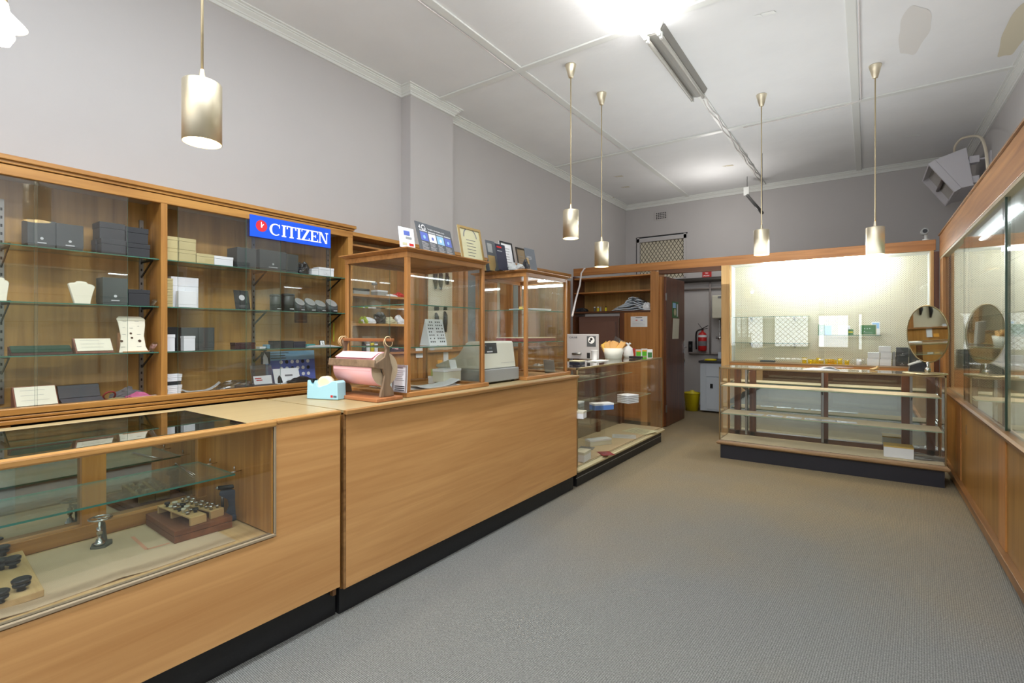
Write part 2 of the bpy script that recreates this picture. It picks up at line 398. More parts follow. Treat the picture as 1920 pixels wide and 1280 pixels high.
# ceiling battens and cornices
mb = MB()
for X in (-2.64, -1.40, -.10):
    mb.box(X-.035, X+.035, 0, YB, ZC-.014, ZC)
struct('trim_1', mb, trimw, .004)
mb = MB()
for Y in (1.25, 3.86, 6.45): mb.box(XL, XR, Y-.035, Y+.035, ZC-.016, ZC)
struct('trim_2', mb, trimw, .004)
prof = [(0, -.085), (.018, -.085), (.018, -.062), (.026, -.060), (.026, -.050), (.052, -.032), (.052, -.024), (.062, -.022), (.062, -.012), (.082, -.010), (.082, 0), (0, 0)]
path = [(XL, YF), (XL, 3.5), (XL+.13, 3.5), (XL+.13, 4.13), (XL, 4.13), (XL, YB), (XR, YB), (XR, YF)]
mb = MB(); R = []
for i in range(len(path)):
    def rn(a, b):
        d = Vector((b[0]-a[0], b[1]-a[1])).normalized(); return Vector((d.y, -d.x))
    ns = []
    if i > 0: ns.append(rn(path[i-1], path[i]))
    if i < len(path)-1: ns.append(rn(path[i], path[i+1]))
    o = ns[0] if len(ns) == 1 else (ns[0]+ns[1])/(1+ns[0].dot(ns[1]))
    R.append([(path[i][0]+o.x*a, path[i][1]+o.y*a, ZC+b) for a, b in prof])
mb.rings(R, 0, True, False); struct('trim_3', mb, trimw)
# barred window high on the back wall
w = bpy.data.objects.new('window_1', None); col.objects.link(w); tag(w, kind='structure'); w['_w'] = (0, 0, 0)
m = MB(); t = .045
m.box(GX0, GX0+t, YB-.02, YB+.05, 2.3, GZ1); m.box(GX1-t, GX1, YB-.02, YB+.05, 2.3, GZ1); m.box(GX0, GX1, YB-.02, YB+.05, GZ1-.09, GZ1-.02)
m.build('window_frame', wallm, w)
m = MB(); m.box(GX0-.02, GX1+.02, YB-.012, YB, GZ1-.012, GZ1+.012); m.box(GX0-.015, GX0-.002, YB-.012, YB, 2.3, GZ1); m.build('drawn_shadow_line', darks, w)  # dark strips drawn for the shadow along the window's top and left
B(GX0+.03, GX1-.03, YB+.06, YB+.07, 2.3, GZ1-.05).build('blind', blind, w)
m = MB(); z = 2.3-(GX1-GX0)*1.35; a, b = GX0+t, GX1-t
while z < GZ1-.05:
    for sg in (1, -1):
        x0, x1 = (a, b) if sg > 0 else (b, a); za, zb = z, z+(b-a)*1.5
        p0, d = Vector((x0, YB+.02, za)), Vector((x1-x0, 0, zb-za)); t0 = max(0, (2.3-za)/(zb-za)); t1 = min(1, (GZ1-.06-za)/(zb-za))
        if t1 > t0: m.tube([p0+d*t0, p0+d*t1], .0045, 4)
    z += .105
m.build('diamond_wire_mesh', wire, w)
# air brick
p = PY(1240, 404, YB); v = thing('air_vent', 'small square perforated air vent on the back wall above the barred window', 'vent', (p.x, YB, p.z))
B(p.x-.13, p.x+.13, YB-.012, YB, p.z-.085, p.z+.085).build('vent_plate', wallm, v, .003)
m = MB()
for i in range(6):
    for j in range(4): m.box(p.x-.095+i*.034, p.x-.095+i*.034+.02, YB-.0145, YB-.012, p.z-.06+j*.032, p.z-.06+j*.032+.018)
m.build('vent_holes', blackp, v)

# ================================================================= LEFT WALL CABINET 1
X1, XB1, Y0C, Y1C = -3.5, -3.73, -.6, 2.643
cab = thing('wall_display_cabinet', 'long oak wall display cabinet with sliding glass doors and glass shelves under the blue sign', 'cabinet', (X1, 1.25, 0))
B(XB1-.02, XB1, Y0C, Y1C, .86, 2.17).build('back_panel', oakb_z, cab)
m = MB(); m.box(XB1-.02, X1-.012, Y0C, Y1C, 2.105, 2.14); m.build('top_board', mat('cabinet_soffit', (170, 156, 136), .6), cab)
m = MB(); m.box(XB1-.1, X1+.028, Y0C, Y1C+.02, 2.155, 2.18); m.box(XB1-.1, X1+.014, Y0C, Y1C+.01, 2.138, 2.157); m.box(X1-.03, X1+.006, Y0C, Y1C, 2.082, 2.134); m.build('top_rail', oak_y, cab, .003)
for ya, yb in ((1.255, 1.287), (2.60, 2.643), (-.12, -.09)):
    m = MB(); m.box(XB1, X1-.006, ya, yb, .9, 2.14); m.box(X1-.03, X1+.004, ya-.003, yb, .9, 2.1); m.build('upright', oak_z, cab, .002)
m = MB(); m.box(XB1, X1-.005, Y0C, Y1C, .87, .9); m.build('floor_board', mat('dusty_shelf', (104, 92, 78), .7), cab)
m = MB(); m.box(X1-.03, X1+.018, Y0C, Y1C, .882, .916); m.box(X1-.03, X1+.012, Y0C, Y1C, .862, .878); m.box(X1-.03, X1+.022, Y0C, Y1C, .835, .858); m.build('bottom_rail', oak_y, cab, .004)
m = MB(); m.box(XB1, X1-.03, Y0C, Y1C, .08, .8); m.build('base_carcass', blackp, cab)
for k, (ya, yb, zt) in enumerate(((-.6, .60, .83), (.61, 1.1, .80), (1.11, 1.8, .815), (1.81, 2.64, .83))):
    d = B(X1-.03, X1-.005, ya, yb, .1, zt).build('door', oak_z, cab, .003)
    pl = MB(); pl.box(X1-.006, X1, (ya+yb)/2-.05, (ya+yb)/2+.05, zt-.12, zt-.1); sub('finger_pull', pl, darks, d)
B(X1-.06, X1-.04, Y0C, Y1C, 0, .1).build('plinth', black, cab)
SH1 = (1.745, 1.455, 1.178)
for ya, yb in ((-.08, 1.25), (1.29, 2.597)):
    for z in SH1: B(XB1+.005, X1-.02, ya, yb, z-.006, z, em=1).build('glass_shelf', [gshelf, gedge], cab)
for y in (.6, 1.225, 1.93, 2.56):
    m = B(XB1, XB1+.012, y-.011, y+.011, .92, 2.0)
    for k in range(24): m.box(XB1+.012, XB1+.0135, y-.004, y+.004, .95+k*.043, .965+k*.043, m=1)
    m.build('shelf_standard', [steel, blackp], cab)
    for z in SH1:
        m = MB(); m.prism([(XB1+.01, z-.006), (X1-.035, z-.006), (X1-.035, z-.012), (XB1+.03, z-.1), (XB1+.01, z-.105), (XB1+.02, z-.09), (X1-.07, z-.016), (XB1+.01, z-.016)], y-.002, y+.002)
        m.lathe([(.006, -.004), (.006, .003)], (X1-.04, y, z+.002), 10); m.build('shelf_bracket', darks, cab)
for x, ya, yb in ((X1-.012, -.1, .70), (X1-.004, .687, 1.087), (X1-.012, 1.349, 2.02), (X1-.004, 1.767, 2.434)):
    B(x-.0025, x+.0025, ya, yb, .916, 2.085, em=1).build('glass_door', [glassm, gedge], cab)
# CITIZEN sign
xs_ = X1+.016; pa, pb = PX(469, 401, xs_), PX(620, 429, xs_); pc = PX(470, 442, xs_)
ya, yb, z1, z0 = pa.y, pb.y, pa.z, pc.z; W, Hh = yb-ya, z1-z0
sg = thing('brand_sign', 'blue rectangular sign reading CITIZEN in white with a red clock disc', 'sign', (xs_, ya, z0))
slab((xs_, ya, z0), (0, 1, 0), (0, 0, 1), W, Hh, .01).build('board', blueS, sg, .001)
F = Flat((xs_, ya, z0), (0, 1, 0), (0, 0, 1))
cx, cy, r = W*.125, Hh*.54, Hh*.27; F.disc(cx, cy, r, redS); F.up()
F.poly([(cx-.004, cy-.012), (cx+.004, cy-.012), (cx+.006, cy-.002), (cx+.017, cy+.012), (cx+.013, cy+.016), (cx+.003, cy+.004), (cx+.001, cy+.028), (cx-.004, cy+.028)], whiteS)
lh = Hh*.57; yb0 = Hh*.19
def serif_word(F, x, y, h, m):
    st = h*.19; sf = h*.1; ex = h*.09
    def stem(x): F.rect(x+ex, y, st, h, m); F.rect(x, y, st+2*ex, sf, m); F.rect(x, y+h-sf, st+2*ex, sf, m); return st+2*ex
    gap = h*.07
    # C
    R = h/2; F.k += 0
    n = 26
    for i in range(n):
        a, b = math.radians(48+(312-48)*i/n), math.radians(48+(312-48)*(i+1)/n)
        def pr(t): 
            th = st*(.45+.6*max(0, -math.cos(t))); return ((x+R*.95+R*.95*math.cos(t), y+R+R*math.sin(t)), (x+R*.95+(R*.95-th)*math.cos(t), y+R+(R-min(th, h*.11))*math.sin(t)))
        (o1, i1), (o2, i2) = pr(a), pr(b); F.poly([i1, o1, o2, i2], m)
    F.rect(x+R*1.50, y+h*.66, h*.07, h*.32, m); x += h*.93+gap*.6
    x += stem(x)+gap*.5                                     # I
    w = h*.82; F.rect(x, y+h-sf, w, sf, m); F.rect(x, y+h*.72, sf, h*.28, m); F.rect(x+w-sf, y+h*.72, sf, h*.28, m); F.rect(x+w/2-st/2, y, st, h, m); F.rect(x+w/2-st/2-ex, y, st+2*ex, sf, m); x += w+gap*.5  # T
    x += stem(x)+gap*.5                                     # I
    w = h*.72; F.rect(x, y+h-sf, w, sf, m); F.rect(x, y+h*.74, sf*.8, h*.26, m); F.rect(x, y, w, sf, m); F.rect(x+w-sf*.8, y, sf*.8, h*.26, m); F.poly([(x, y+sf*.5), (x+st*1.15, y+sf*.5), (x+w, y+h-sf*.5), (x+w-st*1.15, y+h-sf*.5)], m); x += w+gap*.6  # Z
    w = h*.72; F.rect(x+ex, y, st, h, m); F.rect(x, y, w, sf, m); F.rect(x, y+h-sf, w, sf, m); F.rect(x+ex, y+h*.47, w*.62, sf*.85, m); F.rect(x+w-sf*.8, y, sf*.8, h*.26, m); F.rect(x+w-sf*.8, y+h*.74, sf*.8, h*.26, m); F.rect(x+w*.62, y+h*.37, sf*.7, h*.26, m); x += w+gap*.6  # E
    w = h*.9; F.rect(x+ex, y, st*.5, h, m); F.rect(x, y, st*.5+2*ex, sf, m); F.rect(x, y+h-sf, st+ex, sf, m); F.poly([(x+ex, y+h), (x+ex+st*1.1, y+h), (x+w-ex, y), (x+w-ex-st*.9, y)], m); F.rect(x+w-ex-st*.5, y, st*.5, h, m); F.rect(x+w-2*ex-st*.5, y+h-sf, st*.5+2*ex+ex*.2, sf, m); x += w
    return x
tw = Flat((0, 0, 0), (1, 0, 0), (0, 0, 1)); wlen = serif_word(tw, 0, 0, 1.0, whiteS)
F.up(); F.x0 = W*.215; F.kx = W*.745/(wlen*lh); serif_word(F, W*.215, yb0, lh, whiteS)
F.build('lettering', sg)

# ================================================================= ITEM HELPERS
def box_at(name, label, cat, x0, x1, y0, y1, z0, h, m, lidm=None, lid=.35, group=None, over=.0015, rz=0, emblem=None):
    "a lidded carton; with rz it turns about its own centre"
    cx, cy = (x0+x1)/2, (y0+y1)/2; hx, hy = abs(x1-x0)/2, abs(y1-y0)/2
    t = thing(name, label, cat, (cx, cy, z0), rz if rz else 1e-5, group)
    B(-hx, hx, -hy, hy, 0, h*(1-lid)).build('base', m, t, min(.0015, h*.05), wrl=False)
    B(-hx-over, hx+over, -hy-over, hy+over, h*(1-lid)+.0006, h).build('lid', lidm or m, t, min(.0015, h*.05), wrl=False)
    if emblem:
        F = Flat((hx+over, -hy, 0), (0, 1, 0), (0, 0, 1), .0006) if emblem != 'y' else Flat((-hx, -hy-over, 0), (1, 0, 0), (0, 0, 1), .0006)
        w = 2*hy if emblem != 'y' else 2*hx
        F.disc(w*.5, h*.32, h*.05, inkl, 12); F.rect(w*.33, h*.14, w*.34, h*.035, inkl)
        F.mb.build('emblem', F.mats, t, wrl=False)
    return t
def shelf_box(name, label, cat, pxa, pxb, pytop, z0, m, X=-3.53, depth=.11, **k):
    a = PX(pxa, 600, X); b = PX(pxb, 600, X); zt = PX((pxa+pxb)/2, pytop, X).z
    return box_at(name, label, cat, X-depth, X, a.y, b.y, z0+.0006, zt-z0, m, **k)
S1, S2, S3, S0 = 1.7455, 1.4555, 1.1785, .9005
G = 'boxes in the wall display cabinet'
shelf_box('watch_box', 'tall dark grey box with round emblem, leftmost on the top shelf of the left cabinet', 'box', 52, 104, 413, S1, char, depth=.12, lid=.9, emblem='x', X=-3.54)
shelf_box('watch_box', 'dark grey emblem box, second from left on the top shelf of the left cabinet', 'box', 106, 156, 421, S1, char, depth=.13, lid=.9, emblem='x')
shelf_box('gift_box', 'small dark low box tucked left of the four stacked lidded boxes', 'box', 179, 193, 449, S1, char2, X=-3.6, depth=.07)
for nm, a, b, t, z, w in (('lower left', 190, 236, 449, S1, 0), ('lower right', 238, 281, 457, S1, 0), ('upper left', 187, 234, 418, None, -3.54), ('upper right', 236, 278, 427, None, -3.54)):
    zz = z or PX((a+b)/2, 450 if a < 200 else 457, -3.53).z+.002
    shelf_box('gift_box', 'dark slate lidded box, %s of four stacked on the top shelf beside the upright' % nm, 'box', a, b, t, zz, char2, lid=.35, depth=.12, group=None)
# necklace bust
def neck_bust(label, pa, pb, pt, z0, X=-3.56, w2=None):
    a, b = PX(pa, 600, X).y, PX(pb, 600, X).y; zt = PX((pa+pb)/2, pt, X).z; h = zt-z0; w = b-a; t = thing('necklace_bust', label, 'jewellery display', (X, (a+b)/2, z0), 0)
    prof = [(-.30, 0), (-.31, .08), (-.5, .84), (-.42, .9), (-.24, .92), (-.18, .98), (-.05, 1), (.16, .98), (.24, .9), (.42, .86), (.5, .78), (.42, .5), (.32, .1), (.31, 0)]
    m = MB(); R = []
    for k, (sc, dx) in enumerate(((.96, -.014), (1, -.008), (1, .006), (.94, .014))):
        R.append([(X+dx-.05*(zf-.4)*h*1.5, (a+b)/2+yf*w*sc, z0+zf*h*(sc if zf > .5 else 1)+.0006) for yf, zf in prof])
    m.rings(R, 0, True, True); m.build('padded_bust', cream, t, .002)
    B(X-.05, X-.012, (a+b)/2-.02, (a+b)/2+.02, z0+.0004, z0+.006).build('foot', cream, t)
neck_bust('cream necklace display bust on the middle shelf of the left cabinet', 127, 178, 527, S2)
neck_bust('grey-green necklace bust cut off by the left picture edge', -12, 17, 520, S2)
shelf_box('watch_box', 'upright dark grey box with emblem and watch drawing on the second shelf', 'box', 193, 239, 521, S2, char, lid=.93, emblem='x')
shelf_box('gift_box', 'slate lidded box beside the upright box on the second shelf', 'box', 241, 281, 543, S2, char2, lid=.25)
def ring_stand(label, px, py, z0, X=-3.54, s=.03, lean=.3):
    p = PX(px, py, X); t = thing('acrylic_ring_stand', label, 'display stand', (X, p.y, z0))
    m = MB(); m.box(X-.02, X+.02, p.y-s*.6, p.y+s*.6, z0+.0006, z0+.006)
    m.prism([(p.y-s*.5, z0+.006), (p.y+s*.2, z0+.006), (p.y+s*.9, z0+s*1.6), (p.y+s*.2, z0+s*2)], X-.015, X+.015, 'x'); m.build('base', clearp, t)
    m = MB(); m.lathe([(s*.45, -.012), (s*.45, .012)], (X, p.y+s*.7, z0+s*1.7), 14, axis='x'); m.build('head', clearp, t)
ring_stand('small clear acrylic stand at the right end of the second shelf', 286, 570, S2, s=.02)
ring_stand('clear acrylic ring stand at the right end of the third shelf', 284, 655, S3, s=.028)
# earring pads
def pad(label, pa, pb, pt, z0, X=-3.55, tilt=28, side=mat('brown_suede', (132, 84, 66), .7)):
    a, b = PX(pa, 700, X).y, PX(pb, 700, X).y; zt = PX((pa+pb)/2, pt, X).z; h = zt-z0
    t = thing('jewellery_pad', label, 'jewellery display', (X, (a+b)/2, z0)); dx = math.tan(math.radians(tilt))*h
    m = MB(); m.prism([(X-dx-.02, z0+.0006), (X+.012, z0+.0006), (X+.012, z0+.012), (X-dx, z0+h), (X-dx-.02, z0+h)], a, b, 'y'); m.build('wedge', side, t, .003)
    F = Flat((X+.012, a+.006, z0+.014), (0, 1, 0), (-dx-.012, 0, h-.012), .0005); L = math.hypot(dx+.012, h-.012)
    F.mb.prism([(0, 0), (b-a-.012, 0), (b-a-.012, L-.008), (0, L-.008)], 0, .004, fn=lambda u, v, w: F.O+F.R*u+F.U*v+F.N*(w+.0005)); F.mats = [cream]; F.build('cream_pad', t)
    F = Flat((X+.012, a+.006, z0+.014), (0, 1, 0), (-dx-.012, 0, h-.012), .005)
    for r in range(3): F.lines(.02, L*(.25+.25*r), b-a-.06, 1, 0, .0012, inkg)
    F.build('slots', t)
pad('cream earring pad in a brown wedge on the third shelf beside the green strip', 141, 213, 634, S3)
pad('cream earring pad in a brown wedge at the floor of the left cabinet', 27, 110, 725, S0, X=-3.56)
a, b = PX(19, 700, -3.56).y, PX(136, 700, -3.56).y
t = thing('velvet_strip', 'long dark green velvet display strip lying on the third shelf', 'jewellery display', (-3.6, (a+b)/2, S3))
m = MB(); m.prism([(-3.62, S3+.0006), (-3.555, S3+.0006), (-3.555, S3+.012), (-3.60, S3+.045), (-3.62, S3+.045)], a, b, 'y'); m.build('base', mat('dark_red_edge', (74, 40, 38), .7), t)
m = MB(); m.prism([(-3.554, S3+.0135), (-3.553, S3+.016), (-3.60, S3+.049), (-3.602, S3+.0465)], a+.004, b-.004, 'y'); m.build('velvet_face', dkgreen, t)
# earring board
X = -3.555; a, b, zt = PX(222, 640, X).y, PX(278, 640, X).y, PX(250, 593, X).z; h = zt-S3; cy = (a+b)/2
t = thing('earring_board', 'tall curved cream earring display board with earrings on the third shelf', 'jewellery display', (X, cy, S3))
prof = [(-.5, 0), (-.44, .15), (-.38, .45), (-.42, .8), (-.46, .93), (-.38, 1), (.36, 1), (.5, .93), (.48, .75), (.4, .45), (.42, .15), (.5, 0)]
w = (b-a)*1.0
m = MB(); m.prism([(cy+u*w, S3+.0006+v*h) for u, v in prof], 0, .012, fn=lambda u, v, k: (X-.05*(v-S3)/h*1.3+k, u, v)); m.build('cream_board', cream, t, .004)
m = MB(); m.prism([(X-.09, S3+.0006), (X+.015, S3+.0006), (X+.015, S3+.008), (X-.03, S3+.01), (X-.07, S3+h*.55), (X-.08, S3+h*.55)], cy-.38*w, cy+.5*w, 'y'); m.build('easel_back', mat('tan_suede', (178, 128, 84), .7), t)
F = Flat((X+.012, cy-w/2, S3), (0, 1, 0), (-.065, 0, h), .0015)
for u, v, r in ((.12, .33, .007), (.47, .42, .006), (.45, .55, .006), (.72, .33, .008)): F.disc(u*w, v*h, r*1.1, mat('dark_bronze', (80, 60, 46), .3, .6), 8)
for u, v, q in ((.22, .9, .12), (.62, .9, .14), (.2, .72, .08), (.7, .76, .06), (.42, .7, .12), (.16, .52, .12), (.66, .52, .12), (.08, .16, .14), (.6, .16, .16)): F.rect(u*w, v*h, q*w, .0016, inkg)
F.build('earrings', t)
# charcoal display tray at floor with folded back
X = -3.56; a, b = PX(116, 745, X).y, PX(195, 745, X).y
t = thing('bracelet_tray', 'charcoal folded display tray on the floor of the left cabinet', 'jewellery display', (X, (a+b)/2, S0))
m = MB(); m.prism([(X-.09, S0+.0006), (X+.02, S0+.0006), (X+.02, S0+.01), (X-.04, S0+.03), (X-.09, S0+.03)], a, b, 'y'); m.build('seat_pad', mat('slate_suede', (78, 78, 84), .8), t, .002)
m = MB(); m.prism([(X-.09, S0+.031), (X-.055, S0+.031), (X-.09, S0+.10), (X-.11, S0+.1)], a, b, 'y'); m.build('back_pad', char2, t, .002)
# tangle of necklaces
def squiggle(x0, x1, y0, y1, z, n=30, amp=.02, h=.004):
    return [(x0+(x1-x0)*random.random(), y0+(y1-y0)*(i/(n-1)), z+abs(math.sin(i*1.7))*h) for i in range(n)]
a, b = PX(118, 760, -3.53).y, PX(225, 755, -3.53).y
for k, (mm, lb) in enumerate(((mat('dark_beads', (40, 26, 24), .3), 'dark beaded necklace heaped on the cabinet floor in front of the charcoal tray'), (mat('pearl_beads', (214, 206, 190), .3), 'pale pearl necklace tangled with the dark one on the cabinet floor'))):
    m = MB(); p = squiggle(-3.545, -3.51, a+.07*k, b, S0+.0055, 16, h=.006); m.tube(p, .0035, 6)
    one('bead_necklace', m, mm, lb, 'necklace', (-3.53, (a+b)/2, S0))
# bangles / cloth pouches by the upright
def crumple(mb, cx, cy, z0, sx, sy, sz, rr, flat=True, n=20, K=8):
    ph = [(rr.uniform(0, 6.28), rr.randint(2, 5), rr.uniform(.05, .16)) for _ in range(4)]; R = []
    for k in range(K+1):
        v = k/K; rad = max(.3, (1-v**5)**.6) if k < K else .25
        ring = []
        for i in range(n):
            a = 2*PI*i/n; q = 1+sum(am*math.sin(f*a+p+v*3) for p, f, am in ph)+rr.uniform(-.07, .07)
            c, s2 = math.cos(a), math.sin(a); e = .72
            ring.append((cx+sx*rad*q*math.copysign(abs(c)**e, c), cy+sy*rad*q*math.copysign(abs(s2)**e, s2), z0+.0006+sz*v*(1 if k == 0 else .75+.2*math.sin(2*a+ph[0][0])+rr.uniform(-.1, .1))))
        R.append(ring)
    mb.rings(R, 0, True, not flat)
def lump(name, label, cat, px, py, X, sx, sy, sz, z0, m, group=None, seed=0, extra=None):
    p = PX(px, py, X); mb = MB(); crumple(mb, X, p.y, z0, sx, sy, sz, random.Random(seed or int(px*7+py)))
    return one(name, mb, m, label, cat, (X, p.y, z0), group)
m = MB(); p = PX(205, 733, -3.58); m.tube([(-3.58+.02*math.sin(a2), p.y+.028*math.cos(a2), S0+.03+.025*math.sin(a2)) for a2 in [2*PI*i/18 for i in range(18)]], .005, 6, loop=True); one('bangle', m, dred, 'dark red bangle standing on the cabinet floor', 'bangle', (-3.58, p.y, S0))
lump('folded_cloth', 'crumpled grey velvet cloth on the cabinet floor near the upright', 'cloth', 238, 738, -3.62, .035, .07, .075, S0, mat('grey_velvet', (96, 94, 96), .8))
lump('folded_cloth', 'pink and white folded cloth on the cabinet floor near the upright', 'cloth', 258, 740, -3.57, .03, .06, .045, S0, magenta)
box_at('card_pack', 'yellow and cream pack of cards lying beside the first upright', 'card pack', -3.56, -3.515, 1.12, 1.245, S0+.0006, .014, mat('pack_yellow', (214, 190, 90), .6), white, .4)
lump('folded_cloth', 'small olive cloth scrap beside the charcoal tray', 'cloth', 215, 748, -3.545, .02, .05, .02, S0, mat('olive_cloth', (150, 140, 96), .8))

# bay 2
gb = (PX(313, 600, -3.53).y, PX(335, 600, -3.53).y, PX(368, 600, -3.53).y, PX(402, 600, -3.53).y)
hb = PX(350, 469, -3.53).z-S1
for i, (k, lv) in enumerate(((0, 0), (1, 0), (2, 0), (0, 1), (1, 1))):
    row = ('lower', 'upper')[lv]; nm = ('first', 'second', 'third')[k]
    box_at('cream_box', 'cream card box, %s from the upright in the %s row of the top shelf stack' % (nm, row), 'box', -3.62, -3.53, gb[k]+.002, gb[k+1]-.002, S1+.0006+lv*(hb+.0012), hb if k < 2 else hb*.86, tanb, lid=.3, over=.0008, group='cream boxes stacked on the top shelf')
shelf_box('lidded_box', 'small white lidded box on the top shelf beside the cream boxes', 'box', 402, 437, 481, S1, white, lid=.3)
for a, b, t_, lb, mm in ((445, 480, 465, 'tall dark grey box left of the dark row on the top shelf', char), (487, 536, 470, 'wide dark grey box with faint emblem in the middle of the top shelf row', char), (537, 559, 477, 'narrow dark grey box at the right of the top shelf row', char)):
    shelf_box('watch_box', lb, 'box', a, b, t_, S1, mm, lid=.9, depth=.14, emblem='x' if a == 487 else None)
lump('watch_cushion', 'black rounded watch pod beside the dark boxes on the top shelf', 'watch holder', 566, 505, -3.57, .05, .045, .10, S1, blackp)
shelf_box('ring_box', 'small white box, left of the two at the top shelf end', 'box', 585, 597, 504, S1, white, lid=.3, depth=.06)
shelf_box('ring_box', 'larger white box with small print at the top shelf end', 'box', 598, 626, 502, S1, white, lid=.3, depth=.08, emblem='x')
# shelf 2
for i in range(5):
    box_at('ring_box', 'flat cream box, %s of the pile beside the upright on the middle shelf' % ('bottom', 'second', 'third', 'fourth', 'topmost')[i], 'box', -3.62, -3.56, PX(313, 600, -3.56).y, PX(321, 600, -3.56).y+.01, S2+.0006+i*.036, .035, tanb, lid=.4, over=.0005, group='flat cream boxes piled on the middle shelf')
X = -3.6
for k, (pa, pb, pt) in enumerate(((321, 347, 519), (347, 372, 521))):
    shelf_box('tall_box', 'tall flat white box, %s of the pair standing at the back of the middle shelf' % ('left', 'right')[k], 'box', pa, pb, pt, S2, white, X=-3.59, depth=.05, lid=.3, over=.0006)
shelf_box('tall_box', 'shorter white box standing in front of the tall white pair', 'box', 335, 369, 546, S2, whitep, X=-3.535, depth=.04, lid=.85, over=.0006)
def card(name, label, cat, O, R, U, w, h, t, m, prints=None, group=None, stand=True, framem=None):
    r = thing(name, label, cat, tuple(O), 0, group)
    slab(O, R, U, w, h, t).build('panel', m, r, .0008)
    F = Flat(O, R, U)
    if prints: prints(F, w, h); F.build('print', r)
    if stand:
        Nn = Vector(R).normalized().cross(Vector(U).normalized()); Rn = Vector(R).normalized(); Un = Vector(U).normalized()
        q = Vector(O)+Rn*w*.5-Nn*(t+.001)
        foot = Vector((q.x, q.y, 0))-Vector((Nn.x, Nn.y, 0)).normalized()*h*.32; foot.z = Vector(O).z
        m2 = MB(); a2 = q+Un*h*.6; 
        for sgn in (0,): m2.prism([(0, 0), (1, 0), (1, 1), (0, 1)], -.02, .02, fn=lambda u, v, k: (a2 if v > .5 else (foot if u > .5 else q+Un*.004))+Rn*k*(1) - Nn*(0.0015 if u > .5 else 0))
        m2.build('easel_strut', char, r)
    if framem:
        m3 = MB(); fw = min(w, h)*.07; Rn = Vector(R).normalized(); Un = Vector(U).normalized(); M = Matrix((Rn, Un, Rn.cross(Un))).transposed().to_4x4(); M.translation = Vector(O)
        m3.box(0, fw, 0, h, 0, .006, M=M); m3.box(w-fw, w, 0, h, 0, .006, M=M); m3.box(fw, w-fw, 0, fw, 0, .006, M=M); m3.box(fw, w-fw, h-fw, h, 0, .006, M=M); m3.build('frame', framem, r)
    return r
p = PX(442, 577, -3.56); q = PX(470, 577, -3.56)
card('photo_card', 'black display card with a pale hand print leaning on the middle shelf', 'card', (p.x, p.y, S2+.001), (0, 1, 0), (-.03, 0, .12), q.y-p.y, PX(440, 542, -3.56).z-S2, .003, ink, lambda F, w, h: F.disc(w*.5, h*.62, w*.2, inkl, 10).lines(w*.25, h*.2, w*.5, 3, .006, .002, inkg))
# watch tins
for k, (pa, pb, pt, kind) in enumerate(((507, 527, 552, 0), (529, 551, 551, 0), (553, 571, 558, 1), (572, 591, 558, 1), (591, 610, 562, 1), (612, 631, 560, 1))):
    X = -3.56; a, b, zt = PX(pa, 600, X).y, PX(pb, 600, X).y, PX((pa+pb)/2, pt, X).z; r = (b-a)/2; h = zt-S2; cy = (a+b)/2
    posn = ('first', 'second', 'third', 'fourth', 'fifth', 'sixth')[k]
    t = thing('watch_tin', ('black cylindrical watch tin, %s from left of the row on the middle shelf' if kind == 0 else 'slate cylinder with slanted lid, %s from left of the watch tin row') % posn, 'watch holder', (X, cy, S2), 0, 'round watch tins on the middle shelf')
    m = MB(); n = 24; m1 = char if kind else blackp
    if kind: m.rings([[(X+r*math.cos(2*PI*i/n), cy+r*math.sin(2*PI*i/n), S2+.0006+(0 if j == 0 else h*.66-(.30*h)*math.cos(2*PI*i/n))) for i in range(n)] for j in (0, 1)])
    else: m.lathe([(r, .0006), (r, h*.86), (r*.96, h*.87)], (X, cy, S2), n)
    m.build('body', m1, t)
    m = MB()
    if kind: m.rings([[(X+r*s_*math.cos(2*PI*i/n), cy+r*s_*math.sin(2*PI*i/n), S2+.002+o_+h*.66-(.30*h*s_)*math.cos(2*PI*i/n)) for i in range(n)] for s_, o_ in ((.9, 0), (.86, .006))])
    else: m.lathe([(r, h*.875), (r, h*.98), (r*.92, h)], (X, cy, S2), n)
    m.build('lid', greyp if kind else black, t)
    F = Flat((X+r+.0005, cy-r, S2), (0, 1, 0), (0, 0, 1)); F.rect(r*.7, h*.1, r*.7, h*.05, inkl); F.build('print', t)
# socket plate below tins
p = PX(552, 600, XB1+.001); t = thing('wall_plate', 'dark brown rectangular switch plate on the cabinet back below the tins', 'wall plate', (XB1, p.y, 1.33))
slab((XB1+.004, p.y, PX(565, 605, XB1).z), (0, 1, 0), (0, 0, 1), .11, .085, .004).build('plate', dark_z, t, .001); slab((XB1+.008, p.y+.01, PX(565, 605, XB1).z+.012), (0, 1, 0), (0, 0, 1), .09, .012, .004).build('ridge', mahog, t)
# shelf 3
for k, (pa, pb, pt, mm, lb, X) in enumerate(((313, 333, 613, black, 'black box standing behind the white box at the left of the lower shelf', -3.6), (340, 372, 614, char, 'dark green-grey folder box in the middle of the lower shelf', -3.6), (373, 402, 614, char, 'dark green-grey folder box at the right of the lower shelf group', -3.59))):
    shelf_box('watch_box', lb, 'box', pa, pb, pt, S3, mm, X=X, depth=.05, lid=.9, over=.0006)
shelf_box('white_box', 'white card box beside the upright on the lower shelf', 'box', 313, 328, 627, S3, white, X=-3.535, depth=.05, lid=.2)
shelf_box('white_box', 'white card box with torn top on the lower shelf in front of the dark folders', 'box', 345, 366, 630, S3, white, X=-3.535, depth=.05, lid=.15)
shelf_box('long_case', 'long maroon jewellery case on the lower shelf under the standing card', 'box', 441, 479, 642, S3, mat('maroon_leatherette', (62, 26, 34), .5), depth=.07)
shelf_box('long_case', 'long black case on the lower shelf right of the maroon one', 'box', 513, 550, 639, S3, char2, depth=.07)
